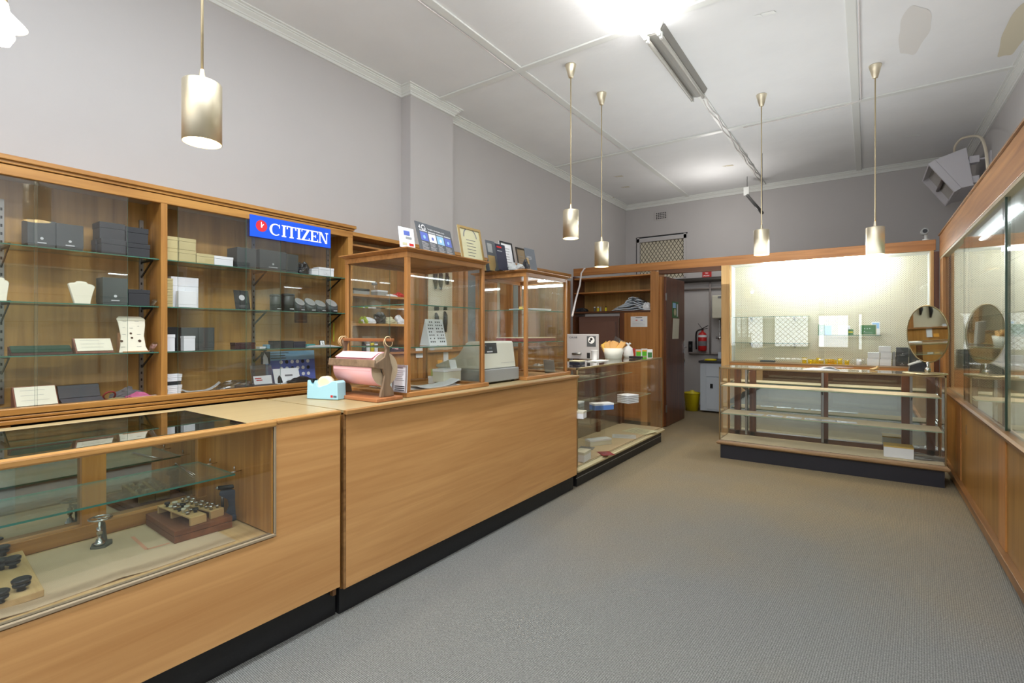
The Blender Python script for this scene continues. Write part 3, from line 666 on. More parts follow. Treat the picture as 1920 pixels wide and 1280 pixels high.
shelf_box('long_case', 'navy case leaning against the black case on the lower shelf', 'box', 551, 573, 640, S3, navy, depth=.06)
shelf_box('small_box', 'small pale blue box behind the black case', 'box', 501, 512, 646, S3, mat('pale_cyan', (120, 176, 204), .5), X=-3.58, depth=.06)
shelf_box('small_box', 'small white and blue box beside the standard on the lower shelf', 'box', 487, 498, 650, S3, white, X=-3.56, depth=.05)
shelf_box('small_box', 'teal flat box at the right of the navy case', 'box', 575, 591, 645, S3, mat('teal_card', (60, 150, 150), .5), X=-3.56, depth=.06)
p = PX(600, 646, -3.6); card('label_card', 'small black framed card showing the figure 3 on the lower shelf', 'card', (-3.6, p.y, S3+.001), (0, 1, 0), (-.02, 0, .1), .05, .055, .003, ink, lambda F, w, h: F.rect(w*.14, h*.12, w*.72, h*.76, whitep).up().text(w*.3, h*.2, h*.8, '3', ink))
p = PX(624, 605, -3.7); one('note_slip', slab((-3.69, p.y, PX(624, 640, -3.7).z), (0, 1, 0), (0, 0, 1), .05, .16, .002), lime, 'lime green paper slip standing against the right cabinet upright', 'paper', (-3.69, p.y, 1.2))
m = MB(); a, b = PX(575, 652, -3.53).y, 2.55
for k in range(5): m.box(-3.64+k*.012, -3.53, a+.01*k, b-.02*k, S3+.001+k*.003, S3+.003+k*.003)
one('leaflet_stack', m, whitep, 'loose stack of leaflets at the right end of the lower shelf', 'leaflets', (-3.58, (a+b)/2, S3))
# floor of bay 2
for i in range(6):
    yy = PX(313, 700, -3.54).y
    box_at('small_white_box', 'flat white box, %s of the pile beside the upright on the cabinet floor' % ('bottom', 'second', 'third', 'fourth', 'fifth', 'topmost')[i], 'box', -3.6, -3.535, yy+.002*(i % 2), yy+.075+.004*(i % 3), S0+.0006+i*.0225, .021, white if i != 3 else char2, lid=.45, over=.0006, group='flat white boxes piled on the cabinet floor')
def paper_pile(name, label, X, ya, yb, z, n=4, dx=.12, m=whitep, curl=.03):
    t = thing(name, label, 'papers', (X, (ya+yb)/2, z)); 
    for k in range(n):
        mb = MB(); K = 8; R = []
        o = k*.006
        for i in range(K+1):
            u = i/K; zz = z+.001+k*.0022+(curl*(k == n-1)*max(0, (u-.55)/.45)**2)+(curl*.5*(k >= n-2)*max(0, (.3-u)/.3)**2)
            R.append([(X-dx+o, ya+(yb-ya)*u+o, zz), (X-o*.4, ya+(yb-ya)*u-o, zz), (X-o*.4, ya+(yb-ya)*u-o, zz+.0018), (X-dx+o, ya+(yb-ya)*u+o, zz+.0018)])
        mb.rings(R, 0, True, False); mb.build('sheet', m if k % 2 == 0 else inkl, t)
paper_pile('papers', 'curled grey brochures lying on the cabinet floor in the second bay', -3.54, PX(345, 735, -3.54).y, PX(420, 730, -3.54).y, S0, 4, .13, curl=.05)
lump('plastic_bag', 'flat crinkled clear plastic bag on the cabinet floor', 'bag', 442, 715, -3.6, .06, .13, .07, S0, film)
shelf_box('book', 'navy blue notebook lying on the cabinet floor', 'book', 458, 520, 722, S0, navy, X=-3.54, depth=.14, lid=.3, over=.002)
# blue information poster standing at back
p, q = PX(500, 700, -3.68), PX(592, 700, -3.68)
def prB(F, w, h):
    F.rect(0, h*.72, w, h*.28, bluel); F.rect(0, 0, w*.04, h, bluel)
    for i in range(6):
        for j in range(3): F.disc(w*(.3+.11*i), h*(.18+.2*j)+.02, w*.035, whitep if (i+j) % 3 else ink, 12)
    F.lines(w*.1, h*.93, w*.4, 3, .02, .008, inkg)
card('poster', 'blue leaflet poster with rows of watch dials standing at the cabinet back', 'poster', (-3.68, p.y, S0+.001), (0, 1, 0), (-.03, 0, .3), q.y-p.y, .25, .004, bluep, prB)
p, q = PX(515, 710, -3.62), PX(563, 710, -3.62)
card('leaflet', 'white card with a small portrait leaning before the blue poster', 'card', (-3.61, p.y, S0+.001), (0, 1, 0), (-.04, 0, .12), q.y-p.y, .125, .003, whitep, lambda F, w, h: F.poly([(w*.1, h*.1), (w*.3, h*.1), (w*.27, h*.45), (w*.2, h*.6), (w*.12, h*.4)], ink).rect(w*.42, h*.5, w*.3, h*.1, inkg))
p = PX(470, 700, -3.63)
card('plastic_sleeve', 'clear plastic sleeve with white card and red lettering on the cabinet floor', 'packet', (-3.6, p.y, S0+.001), (0, 1, 0), (-.06, 0, .22), .16, .16, .003, film, lambda F, w, h: F.rect(w*.08, h*.08, w*.84, h*.42, whitep).up().rect(w*.14, h*.36, w*.3, h*.05, vred).rect(w*.2, h*.27, w*.28, h*.05, vred), stand=False)
p = PX(497, 660, -3.66)
card('figurine_card', 'black and white picture card standing left of the blue poster', 'card', (-3.66, p.y-.03, 1.06), (0, 1, 0), (0, 0, .1), .07, .09, .003, ink, lambda F, w, h: F.poly([(w*.2, 0), (w*.8, 0), (w*.7, h*.5), (w*.35, h*.95), (w*.2, h*.6)], inkl), stand=False)
lump('tool_heap', 'heap of black tools and cords at the right of the cabinet floor', 'tools', 565, 715, -3.56, .04, .12, .06, S0, blackp)
paper_pile('papers', 'open white booklet in front of the blue poster', -3.54, PX(515, 735, -3.54).y, PX(548, 735, -3.54).y, S0, 2, .08)

# ================================================================= LEFT WALL CABINET 2
X2, XB2, YA2, YB2 = -3.62, -3.82, 2.665, 6.62
c2 = thing('open_shelf_cabinet', 'long open oak wall cabinet behind the counter displays with pegboard sections', 'cabinet', (X2, 4.6, 0))
m = MB(); m.box(XB2, XB2+.015, YA2, 3.5, 0.1, 2.15); m.box(-3.719, -3.706, 3.45, 3.6, 1.113, 2.045); m.box(XB2, XB2+.015, 4.13, 4.8, .1, 2.15); m.box(XB2, XB2+.015, 5.7, YB2, .1, 2.15); m.build('back_panel', oakb_z, c2)
for xq, ya, yb in ((-3.718, 3.64, 4.10), (XB2, 4.8, 5.7)): B(xq, xq+.014, ya, yb, 1.113, 2.045).build('pegboard', pegy, c2)
B(XB2, X2+.02, YA2, YB2, 2.125, 2.16).build('top_rail', oak_y, c2, .003)
m = MB(); m.box(XB2, X2, YA2, YB2, 2.045, 2.06); m.build('upper_board', red_y, c2)
for ya, yb in ((2.67, 2.70), (3.40, 3.45), (3.60, 3.64), (4.10, 4.18), (4.22, 4.26), (4.74, 4.80), (5.1, 5.13), (5.66, 5.72), (6.2, 6.24), (6.58, 6.62)):
    B(XB2+.015, X2+.006, ya, yb, 1.1, 2.06).build('upright', red_z, c2, .002)
for z in (1.632, 1.374): B(XB2+.015, X2, 2.70, 3.40, z-.022, z).build('shelf', oak_y, c2, .002)
B(XB2+.015, X2+.03, 2.70, YB2, 1.09, 1.112).build('bench_top', red_y, c2, .003)
for ya, yb in ((2.67, 3.5), (3.51, 4.3), (4.31, 5.2), (5.21, 6.0), (6.01, 6.6)): B(X2-.02, X2, ya, yb, .1, 1.085).build('cupboard_door', oak_z, c2, .003)
B(XB2, X2-.05, YA2, YB2, 0, .1).build('plinth', black, c2)
B(XB2+.03, X2-.01, 4.27, 4.5, 1.115, 2.02).build('grey_panel', mat('slate_panel', (92, 100, 106), .3), c2)
B(XB2+.03, X2-.01, 5.16, 5.3, 1.115, 2.02).build('grey_panel', mat('pale_panel', (150, 156, 150), .3), c2)
# hanging straps
for k, (y, z, L) in enumerate(((3.68, 1.96, .26), (3.82, 1.97, .22), (3.9, 1.95, .2), (4.0, 1.93, .12), (3.84, 1.5, .25), (3.97, 1.52, .22), (4.9, 1.9, .3), (5.4, 1.88, .25))):
    m = MB(); x = -3.688 if y < 4.3 else XB2+.03
    m.tube([(x-.012, y, z), (x, y+.004, z-.04), (x+.004, y-.004, z-L*.6), (x, y+.006, z-L)], [.01, .022, .026, .012], 6)
    m.tube([(x, y+.02*math.cos(a), z-L*.15+.03*math.sin(a)) for a in [2*PI*i/12 for i in range(12)]], .004, 5, loop=True)
    one('leather_strap', m, mat('dark_strap', (38, 34, 34), .5), 'dark leather strap, number %s hanging on the pegboard behind the counter displays' % ('one', 'two', 'three', 'four', 'five', 'six', 'seven', 'eight')[k] if False else 'dark strap hanging from a peg on the pegboard behind the glass displays', 'strap', (x, y, z), 'dark straps hanging on the pegboard')
# clutter on cabinet 2 shelves
def jar(label, x, y, z, r, h, m, capm, name='jar', cat='jar', group=None):
    t = thing(name, label, cat, (x, y, z), 0, group)
    MB().lathe([(r*.94, .0006), (r, .003), (r, h*.72), (r*.8, h*.8)], (x, y, z), 18).build('body', m, t)
    MB().lathe([(r*.84, h*.8+.0005), (r*.84, h*.98), (r*.78, h)], (x, y, z), 18).build('cap', capm, t); return t
za, zb, zc = 1.632, 1.374, 1.1125
jar('clear glass jar on the top shelf behind the tall display case', -3.68, PX(702, 545, -3.68).y, za, .03, .12, clearp, greyp)
box_at('calculator', 'small dark gadget at the left of the top shelf behind the tall display', 'gadget', -3.72, -3.64, 2.76, 2.93, za+.0006, .05, greyp, blackp, .4)
box_at('parts_box', 'pale grey parts box on the top shelf behind the tall display', 'box', -3.73, -3.64, 3.02, 3.14, za+.0006, .05, greyp, white, .3)
lump('cloth', 'red cloth bundle at the right of the top shelf behind the display', 'cloth', 748, 548, -3.68, .04, .06, .05, za, vred)
lump('paper_bundle', 'crumpled white paper on the top shelf behind the display', 'paper', 733, 550, -3.66, .03, .07, .025, za, whitep)
for k, (px_, sy, sz, mm, lb) in enumerate(((690, .07, .06, white, 'white paper bundle left of the middle clutter shelf'), (712, .05, .11, blackp, 'black cord bundle on the middle clutter shelf'), (728, .06, .07, parch, 'cream cloth heap on the middle clutter shelf'), (748, .05, .09, white, 'white packet at the right of the middle clutter shelf'), (681, .02, .07, lime, 'lime green packet at the left end of the middle clutter shelf'))):
    lump('shelf_bundle', lb, 'bundle', px_, 600, -3.68, .05, sy, sz, zb, mm)
for k, (px_, h, mm, lb, cp) in enumerate(((682, .1, navy, 'navy pen pot at the left of the low clutter shelf', blackp), (690, .1, white, 'white bottle on the low clutter shelf', greyp), (698, .11, yell, 'yellow glue bottle on the low clutter shelf', blackp), (705, .1, white, 'second white bottle right of the yellow bottle', navy))):
    jar(lb, -3.66, PX(px_, 640, -3.66).y, zc, .018, h, mm, cp, 'bottle', 'bottle')
lump('shelf_bundle', 'dark blue cloth heap on the low clutter shelf', 'cloth', 742, 650, -3.68, .05, .1, .06, zc, navy)
box_at('tissue_box', 'pink box behind the paper roll holder on the low clutter shelf', 'box', -3.7, -3.64, 3.2, 3.27, zc+.0006, .05, pink, white, .3)
for k, (pa, pb, pt, pb2, mm, lb) in enumerate(((779, 792, 652, 670, whitep, 'white note pinned to the cupboard left of the cash register'), (831, 840, 655, 683, whitep, 'long white receipt pinned to the cupboard behind the register'), (820, 829, 675, 684, orange, 'orange sticky note on the cupboard behind the register'), (806, 814, 650, 660, inkl, 'small grey tag hanging on the cupboard between the two white notes'))):
    a, b = PX(pa, pt, X2), PX(pb, pb2, X2); m = MB(); K = 4; R = []
    for i in range(K+1):
        zz = a.z+(b.z-a.z)*i/K; bx = X2+.002+.006*(i/K)**2
        R.append([(bx, a.y, zz), (bx, b.y, zz), (bx+.001, b.y, zz), (bx+.001, a.y, zz)])
    m.rings(R, 0, True, False); one('pinned_note', m, mm, lb, 'note', (X2, a.y, b.z))
# ================================================================= NEAR COUNTER (window showcase)
CF = -1.95; CT = .945; CB = -2.60
nc = thing('counter', 'near shop counter with orange laminate front and open lit glass showcase window', 'counter', (-2.25, .6, 0))
YN = -.9; YE = 1.405; OZ0, OZ1, OY = .485, .918, 1.093
m = MB(); m.box(CF-.02, CF, YN, YE, .145, OZ0-.012); m.box(CF-.02, CF, OY, YE, OZ0-.012, .93); m.build('front_panel', lam, nc, .001)
m = MB(); m.box(CF-.03, CF+.004, YN, OY+.010, OZ0-.009, OZ0+.002); m.box(CF-.03, CF+.004, OY, OY+.010, OZ0+.0025, .92); m.build('opening_lip', mat('worn_metal_lip', (160, 142, 116), .5, .2), nc, .002)
m = MB(); m.box(CF-.032, CF+.008, YN, OY+.012, .918, CT-.002); m.box(CF-.032, CF+.006, OY+.012, YE+.004, .926, CT-.001); m.build('front_rail', wood('gold_rail', (150, 106, 54), (198, 150, 88), 'y'), nc, .006)
m = MB(); m.box(CB, CF-.032, 1.0, YE+.004, .92, CT); m.box(CB, CB+.07, YN, 1.0, .92, CT); m.build('laminate_top', top, nc, .002)
m = MB(); m.box(CB+.07, CF-.032, YN, 1.0, .936, CT-.001, em=1); m.build('top_glass', [gtop, gedgeb], nc)
m = MB(); m.box(CB, CF-.02, YN, YE, OZ0-.03, OZ0-.006); m.build('case_floor', ply, nc)
m = MB(); m.box(CB, CF-.005, OY-.004, OY+.02, OZ0, .92); m.build('end_panel', oak_z, nc)
m = MB(); m.box(CB, CF-.03, YE-.018, YE, .1, .92); m.build('side_panel', lip, nc)
yst = PX(152, 900, -2.54).y, PX(198, 900, -2.54).y
m = MB(); m.box(-2.56, -2.53, yst[0], yst[1], OZ0, .92); m.box(-2.56, -2.53, 1.055, OY, OZ0, .92); m.box(-2.56, -2.53, YN, OY, .88, .92); m.build('rear_stile', oak_z, nc, .002)
m = MB(); m.box(-2.56, -2.515, YN, OY, OZ0-.004, OZ0+.05); m.build('rear_rail', oak_y, nc, .002)
m = MB(); m.box(-2.565, -2.56, YN, OY, OZ0, .9); m.build('mirror_back', mat('aged_mirror', (190, 196, 192), .03, 1), nc)
B(CB, -2.57, YN, YE, .1, .92).build('back_board', oak_z, nc)
B(CB+.02, -2.0, YN, YE+.01, 0, .145).build('plinth', black, nc)
pz = PX(300, 880, -2.2)
szh = .715
m = MB(); m.box(-2.47, -2.13, YN, 1.03, szh-.007, szh, em=1); m.build('glass_shelf', [gshelf, mat('teal_glass_edge', (60, 136, 124), .12)], nc)
for y in (1.05,):
    for x in (-2.42, -2.2):
        m = MB(); m.lathe([(.0035, -.004), (.0035, .014)], (x, 1.06, szh), 8); m.tube([(x, 1.045, szh-.011), (x, OY, szh-.011)], .0025, 6); m.build('shelf_peg', chrome, nc)
m = MB(); m.box(CF-.012, CF-.007, YN, OY, OZ0+.002, .918, em=1); m.build('front_glass', [glassm, gedge], nc)
# felt liner
m = MB(); R = []
for i in range(25):
    u = i/24; y = -.8+1.78*u; zc_ = OZ0-.0055
    R.append([(-2.50, y, zc_), (-2.0-.02*u+.004*math.sin(i*1.3), y, zc_+(.006 if i in (8, 9, 14, 15, 19) else .0003)), (-2.0-.02*u+.004*math.sin(i*1.3), y, zc_+(.008 if i in (8, 9, 14, 15, 19) else .002)), (-2.50, y, zc_+.002)])
m.rings(R, 0, True, False); one('paper_liner', m, felt, 'beige felt paper liner on the floor of the near showcase', 'liner', (-2.25, .2, OZ0))
ZL = OZ0-.0035
F = Flat(PZ(245, 1003, ZL), (0, 1, 0), (-1, 0, 0), .0006); 
# red faded frame mark printed on liner
fm = mat('faded_red_print', (206, 150, 120), .9)
P0 = PZ(275, 1030, ZL); P1 = PZ(318, 1018, ZL); P2 = PZ(248, 1006, ZL)
m = MB()
for a, b in ((P0, P1), (P0, P2)):
    d = (b-a).normalized(); n_ = Vector((-d.y, d.x, 0))*.006; m.face([a-n_+Vector((0, 0, .0008)), b-n_+Vector((0, 0, .0008)), b+n_+Vector((0, 0, .0008)), a+n_+Vector((0, 0, .0008))])
one('printed_mark', m, fm, 'faded red corner mark printed on the beige liner', 'mark', tuple(P0))
# --- tools in the near case
def movement_press(label, p, s, rz, m1, wheel=True):
    t = thing('watch_press', label, 'watchmaking tool', tuple(p), rz)
    m = MB(); m.prism([(-.5*s, -.28*s), (-.1*s, -.42*s), (.42*s, -.3*s), (.48*s, 0), (.42*s, .3*s), (-.1*s, .42*s), (-.5*s, .28*s)], .001, .13*s, 'z'); m.build('base', m1, t, .002, wrl=False)
    m = MB(); R = []
    for x, z, w, d in ((-.22, .13, .3, .28), (-.24, .5, .24, .2), (-.2, .9, .22, .18), (-.1, 1.1, .26, .18), (.1, 1.2, .2, .16)):
        R.append([((x-w/2)*s, -d/2*s, z*s), ((x+w/2)*s, -d/2*s, z*s), ((x+w/2)*s, d/2*s, z*s), ((x-w/2)*s, d/2*s, z*s)])
    m.rings(R, 0, True, False); m.build('column', m1, t, .003, wrl=False)
    m = MB(); m.lathe([(.22*s, .14*s), (.22*s, .27*s), (.16*s, .28*s), (.14*s, .42*s), (.07*s, .45*s), (.07*s, .62*s), (.12*s, .64*s), (.12*s, .98*s), (.06*s, 1.0*s), (.06*s, 1.36*s)], (.2*s, 0, 0), 20); m.build('spindle', chrome, t, wrl=False)
    if wheel:
        m = MB(); m.tube([(.12*s+.44*s*math.cos(a), .44*s*math.sin(a), 1.4*s) for a in [2*PI*i/28 for i in range(28)]], .05*s, 8, loop=True)
        for k in range(3): a = 2*PI*k/3; m.tube([(.12*s, 0, 1.38*s), (.12*s+.44*s*math.cos(a), .44*s*math.sin(a), 1.4*s)], .035*s, 6)
        m.lathe([(.09*s, 1.34*s), (.09*s, 1.44*s)], (.12*s, 0, 0), 12); m.build('hand_wheel', chrome, t, wrl=False)
    return t
movement_press('grey iron watch press with chrome hand wheel in the near showcase', PZ(190, 1023, ZL), .078, math.radians(-35), olive)
# bow case press (blue)
p = PZ(431, 972, ZL); t = thing('case_press', 'blue-grey lever press with horizontal steel handle in the near showcase corner', 'watchmaking tool', tuple(p), math.radians(60))
m = MB(); m.lathe([(.04, .001), (.04, .014), (.034, .024)], (0, 0, 0), 20); m.build('base', gblue, t, wrl=False)
m = MB(); R = []
for x, z, w, d in ((.012, .022, .06, .045), (.018, .06, .042, .036), (.014, .09, .044, .034), (.0, .112, .08, .036), (0, .128, .074, .034)): R.append([(x-w/2, -d/2, z), (x+w/2, -d/2, z), (x+w/2, d/2, z), (x-w/2, d/2, z)])
m.rings(R, 0, True, False); m.build('arm', gblue, t, .004, wrl=False)
m = MB(); m.tube([(-.028, 0, .055), (-.028, 0, .125)], .006, 10); m.build('plunger', steel, t, wrl=False)
m = MB(); m.tube([(-.045, 0, .14), (.055, 0, .14)], .009, 12); m.build('handle', darks, t, wrl=False)
MB().lathe([(.003, .0), (.01, .006), (.003, .014)], (-.046, 0, .134), 12).build('handle_knob', chrome, t, wrl=False)
# wooden case
C1, C2, C3 = PZ(327, 1020, ZL), PZ(264, 986, ZL), PZ(436, 988, ZL)
ux = (C2-C1); vy = (C3-C1); lenx, leny = ux.length, vy.length
ang = math.atan2(vy.y, vy.x)
t = thing('wooden_case', 'flat brown wooden tool case carrying two racks in the near showcase', 'case', tuple(C1), ang)
perp = -ux.cross(vy).z
wx_ = abs(ux.cross(vy).z)/leny
B(0, leny, 0, wx_, .0005, .026).build('case_base', mahog, t, .002, wrl=False); B(0, leny, 0, wx_, .0275, .048).build('case_lid', mahog, t, .002, wrl=False)
CA = Matrix.Translation(C1) @ Matrix.Rotation(ang, 4, 'Z')
def rack(label, u0, v0, L, Wd, rot, steelpins):
    o = CA @ Vector((u0, v0, .0486)); t = thing('tool_rack', label, 'tool rack', tuple(o), ang+rot)
    B(-Wd/2, Wd/2, 0, L, .026, .032).build('rack_top', ply, t, .001, wrl=False)
    for y in (0, L*.55, L-.012) : B(-Wd/2, Wd/2, y, y+.012, .0005, .0258).build('rack_leg', ply, t, wrl=False)
    m = MB(); rr = random.Random(int(L*1000)+steelpins); nn = 7
    for i in range(nn):
        for j in (-1, 1):
            y = L*(.08+.86*i/nn); r = Wd*rr.uniform(.14, .2); h = rr.uniform(.008, .02); x = j*Wd*.24
            if not steelpins and i == 0: continue
            m.lathe([(r*.6, .0325), (r*.6, .0325+h*.5), (r, .0325+h*.55), (r, .0325+h), (r*.5, .0325+h)], (x, y, 0), 12, m=0 if steelpins else (i+j) % 3)
    m.build('dies', [chrome, offw, blackp], t, wrl=False)
# orient racks across the case
rack('pale plywood rack of mixed pushers and dies nearest on the wooden case', leny*.42, .012, wx_*.86, .06, math.radians(6), 0)
rack('pale plywood rack of shiny steel dies behind on the wooden case', leny*.78, .03, wx_*.86, .055, math.radians(10), 1)
one('price_ticket', slab(PZ(404, 950, ZL), (1, 1, 0), (0, -.0, 1), .02, .05, .001), whitep, 'small white ticket leaning beside the blue press', 'ticket', tuple(PZ(404, 950, ZL)))
# tweezers on shelf
a, b = PZ(330, 871, szh), PZ(363, 892, szh); m = MB(); m.tube([a+Vector((0, 0, .004)), b+Vector((0, -.003, .004))], .0022, 6); m.tube([a+Vector((0, 0, .004)), b+Vector((0, .005, .004))], .0022, 6); m.tube([a+Vector((-.004, 0, .004)), a+Vector((.004, 0, .004))], .005, 6)
one('tweezers', m, chrome, 'steel tweezers lying on the glass shelf of the near showcase', 'tweezers', tuple(a))
# board with black pushers, lower left
P = [PZ(83, 1118, ZL), PZ(41, 1040, ZL)]
d = (P[1]-P[0]).normalized()
y1 = P[0].y; x0 = P[0].x
bt = thing('die_board', 'thick pale wooden board of black dies cut off at the lower left', 'tool board', (x0, y1, ZL))
m = MB(); q = [(P[0].x, P[0].y), (P[1].x, P[1].y), (P[1].x-.02, P[1].y-.75), (P[0].x+.0, P[0].y-.55)]
m.prism(q, ZL+.0006, ZL+.022, 'z'); m.build('board', ply, bt, .002)
for k, (px_, py_, r) in enumerate(((24, 1058, .021), (40, 1100, .023), (2, 1062, .018), (1, 1124, .02), (6, 1036, .018))):
    c = PZ(px_, py_+6, ZL+.022)
    m = MB(); m.lathe([(r*.5, .0006), (r*.4, .012), (r*.9, .014), (r*.95, .02), (r*.55, .022), (r*.55, .026), (r, .027), (r*1.05, .034), (r*.9, .037)], tuple(c), 18)
    one('black_die', m, blackp, 'black mushroom die standing on the wooden die board', 'die', tuple(c), 'black dies on the die board')

# ================================================================= LONG COUNTER
lc = thing('counter', 'long counter with plain orange laminate front carrying the two tall glass displays', 'counter', (-2.27, 2.55, 0))
YE0, YE1 = 1.425, 3.68
B(CF-.02, CF, YE0+.012, YE1-.003, .125, .918).build('front_panel', lam, lc, .001)
B(CF-.02, CF+.001, YE0, YE0+.011, .125, .93).build('edge_strip', lip, lc)
B(CB, CF-.021, YE0, YE1, .12, .918).build('carcass', oak_z, lc)
m = MB(); m.box(CF-.004, CF+.022, YE0, YE1+.004, .922, .943); m.build('front_edge', wood('edge_wood', (130, 92, 50), (176, 130, 78), 'y'), lc, .003)
B(CB, CF-.0045, YE0, YE1+.004, .9205, .9435).build('laminate_top', top, lc, .001)
B(CB+.02, -1.985, YE0, YE1, 0, .118).build('plinth', black, lc)
CTZ = .944
# ---- tall glass displays on the counter
def counter_display(label, x0, x1, y0, y1, z0, z1, shelves, pw=.026, strip=False, chromeside=False):
    "x0 rear, x1 front"
    t = thing('counter_display_case', label, 'display case', ((x0+x1)/2, (y0+y1)/2, z0))
    m = MB(); o = .02
    m.box(x1-.045, x1+o, y0-o, y1+o, z0+.0005, z0+.026); m.box(x0-o, x0+.045, y0-o, y1+o, z0+.0005, z0+.026); m.box(x0+.045, x1-.045, y0-o, y0+.04, z0+.0005, z0+.026); m.box(x0+.045, x1-.045, y1-.04, y1+o, z0+.0005, z0+.026); m.build('base_frame', red_y, t, .003)
    B(x0, x1, y0, y1, z0+.004, z0+.012).build('base_board', oak_y, t)
    for x in (x0, x1-pw):
        for y in (y0, y1-pw): B(x, x+pw, y, y+pw, z0+.026, z1-.05).build('post', red_z, t, .003)
    m = MB(); m.box(x0, x1, y0, y0+pw, z1-.05, z1-.02); m.box(x0, x1, y1-pw, y1, z1-.05, z1-.02); m.box(x0, x0+pw, y0+pw, y1-pw, z1-.05, z1-.02); m.box(x1-pw, x1, y0+pw, y1-pw, z1-.05, z1-.02); m.build('top_frame', red_y, t, .002)
    m = MB(); m.rings([[(x0-a, y0-a, z), (x1+a, y0-a, z), (x1+a, y1+a, z), (x0-a, y1+a, z)] for a, z in ((.0, z1-.0195), (.026, z1-.006), (.026, z1))], 0, True, False); m.build('roof', red_y, t)
    for nm, bx in (('front', (x1-.016, x1-.012, y0+pw, y1-pw)), ('left', (x0+pw, x1-pw, y0+.012, y0+.016)), ('right', (x0+pw, x1-pw, y1-.016, y1-.012))):
        B(bx[0], bx[1], bx[2], bx[3], z0+.027, z1-.05, em=1).build('glass_panel', [glassm, gedge], t)
    B(x0+.012, x0+.016, y0+pw, (y0+y1)/2, z0+.027, z1-.05, em=1).build('rear_glass', [glassm, gedge], t)
    for z in shelves: B(x0+.03, x1-.02, y0+.02, y1-.02, z-.006, z, em=1).build('glass_shelf', [gshelf, gedge], t)
    if strip:
        B(x0+.05, x1-.04, y1-pw-.004, y1-pw, z1-.08, z1-.06).build('strip_light', tubecab, t)
    return t
AX0, AX1, AY0, AY1 = -2.59, -2.045, 1.90, 2.58
counter_display('tall oak-framed glass counter display case behind the pink paper roll', AX0, AX1, AY0, AY1, CTZ, 1.76, (1.215, 1.455))
BX0, BX1, BY0, BY1 = -2.53, -2.045, 3.07, 3.69
counter_display('second oak-framed glass counter display case right of the cash register', BX0, BX1, BY0, BY1, CTZ, 1.76, (1.225, 1.468), strip=True)
# easel price sign inside A on lower shelf
z = 1.2156; O1 = PX(792, 650, -2.2); 
t = thing('tent_sign', 'white folded tent sign of black number rows on the display shelf', 'sign', (O1.x, O1.y, z))
pA = PX(815, 651, -2.12); ww = .17; hh = .2
R_ = Vector((.62, .785, 0)).normalized()
Rv = Vector((.15, 1, 0)).normalized(); 
U1 = Vector((-.25, 0, 1)).normalized()
OO = Vector((-2.17, PX(806, 651, -2.17).y, z+.001)); wid = PX(834, 651, -2.17).y-OO.y+.02
hh = 1.3+(622-596)/940*(3.0)-z
slab(OO, (0, 1, 0), U1, wid, hh, .002).build('front_leaf', white, t)
ap = OO+U1*hh; slab(OO+Vector((-.5*hh+.0, 0, 0))*1.0, (0, 1, 0), (ap-(OO+Vector((-.5*hh, 0, 0)))), wid, hh, .002).build('rear_leaf', white, t)
m = MB(); m.face([OO+Vector((-.004, -.0, 0)), OO+Vector((-.5*hh, 0, 0)), ap+Vector((-.002, 0, 0))]); m.build('side_fold', inkl, t)
F = Flat(OO, (0, 1, 0), U1)
for r in range(7):
    for c_ in range(8):
        if c_ == 3 or (r*5+c_*3) % 7 == 0: continue
        F.rect(wid*(.08+.11*c_), hh*(.86-.125*r), wid*.055, hh*.055, ink)
F.build('numbers', t)
# notice card outside A
p = PY(735, 735, 1.868); q = PY(761, 735, 1.868)
card('notice_card', 'small white framed notice with lines of print leaning on the tall display post', 'notice', (p.x, 1.872, .972), (1, 0, 0), (0, .05, 1), q.x-p.x, PY(748, 684, 1.87).z-.972, .004, whitep, lambda F, w, h: F.ring(w*.5, h*.93, 0, .001, ink).rect(w*.3, h*.88, w*.4, .004, inkg).lines(w*.15, h*.78, w*.75, 6, h*.07, .0022, inkg).rect(w*.14, h*.2, w*.72, h*.03, ink).rect(w*.14, h*.13, w*.72, h*.03, ink).rect(w*.14, h*.06, w*.72, h*.03, ink), stand=False, framem=mat('grey_frame', (150, 140, 140), .5))
# items inside A base
ZB = CTZ+.0125
lo = PZ(855, 714, ZB)
box_at('card_holder', 'white angled card dispenser inside the tall display', 'holder', -2.32, -2.22, PX(826, 710, -2.25).y, PX(858, 710, -2.25).y, ZB+.016, .085, offw, white, .2)
for k, nm in enumerate(('left', 'right')):
    q = PX(811+k*12, 710, -2.34); box_at('paper_cube', 'small white paper cube, %s of the two beside the card dispenser' % nm, 'paper cube', -2.38, -2.32, q.y, q.y+.055, ZB+.001, .05, white, whitep, .3)
t = thing('price_tag_sheet', 'bent white card sticking up from the dispenser in the tall display', 'card', (-2.26, 2.4, ZB+.1))
slab((-2.25, PX(845, 700, -2.25).y, ZB+.101), (.3, .9, 0), (-.35, .1, .9), .05, .06, .0015).build('sheet', white, t)
one('sticky_pad', slab((-2.36, PX(808, 700, -2.36).y, ZB+.052), (.3, .95, 0), (0, 0, 1), .04, .045, .002), mat('pale_lime', (206, 214, 130), .6), 'pale lime sticky pad standing on the left paper cube', 'note', (-2.36, 2.2, ZB+.05))
paper_pile('papers', 'stack of white brochures on the floor of the tall display', -2.09, PX(795, 725, -2.09).y, PX(875, 718, -2.09).y-.02, ZB, 6, .2)
paper_pile('papers', 'thin loose papers at the left inside the tall display base', -2.34, AY0+.06, 2.14, ZB, 2, .1)
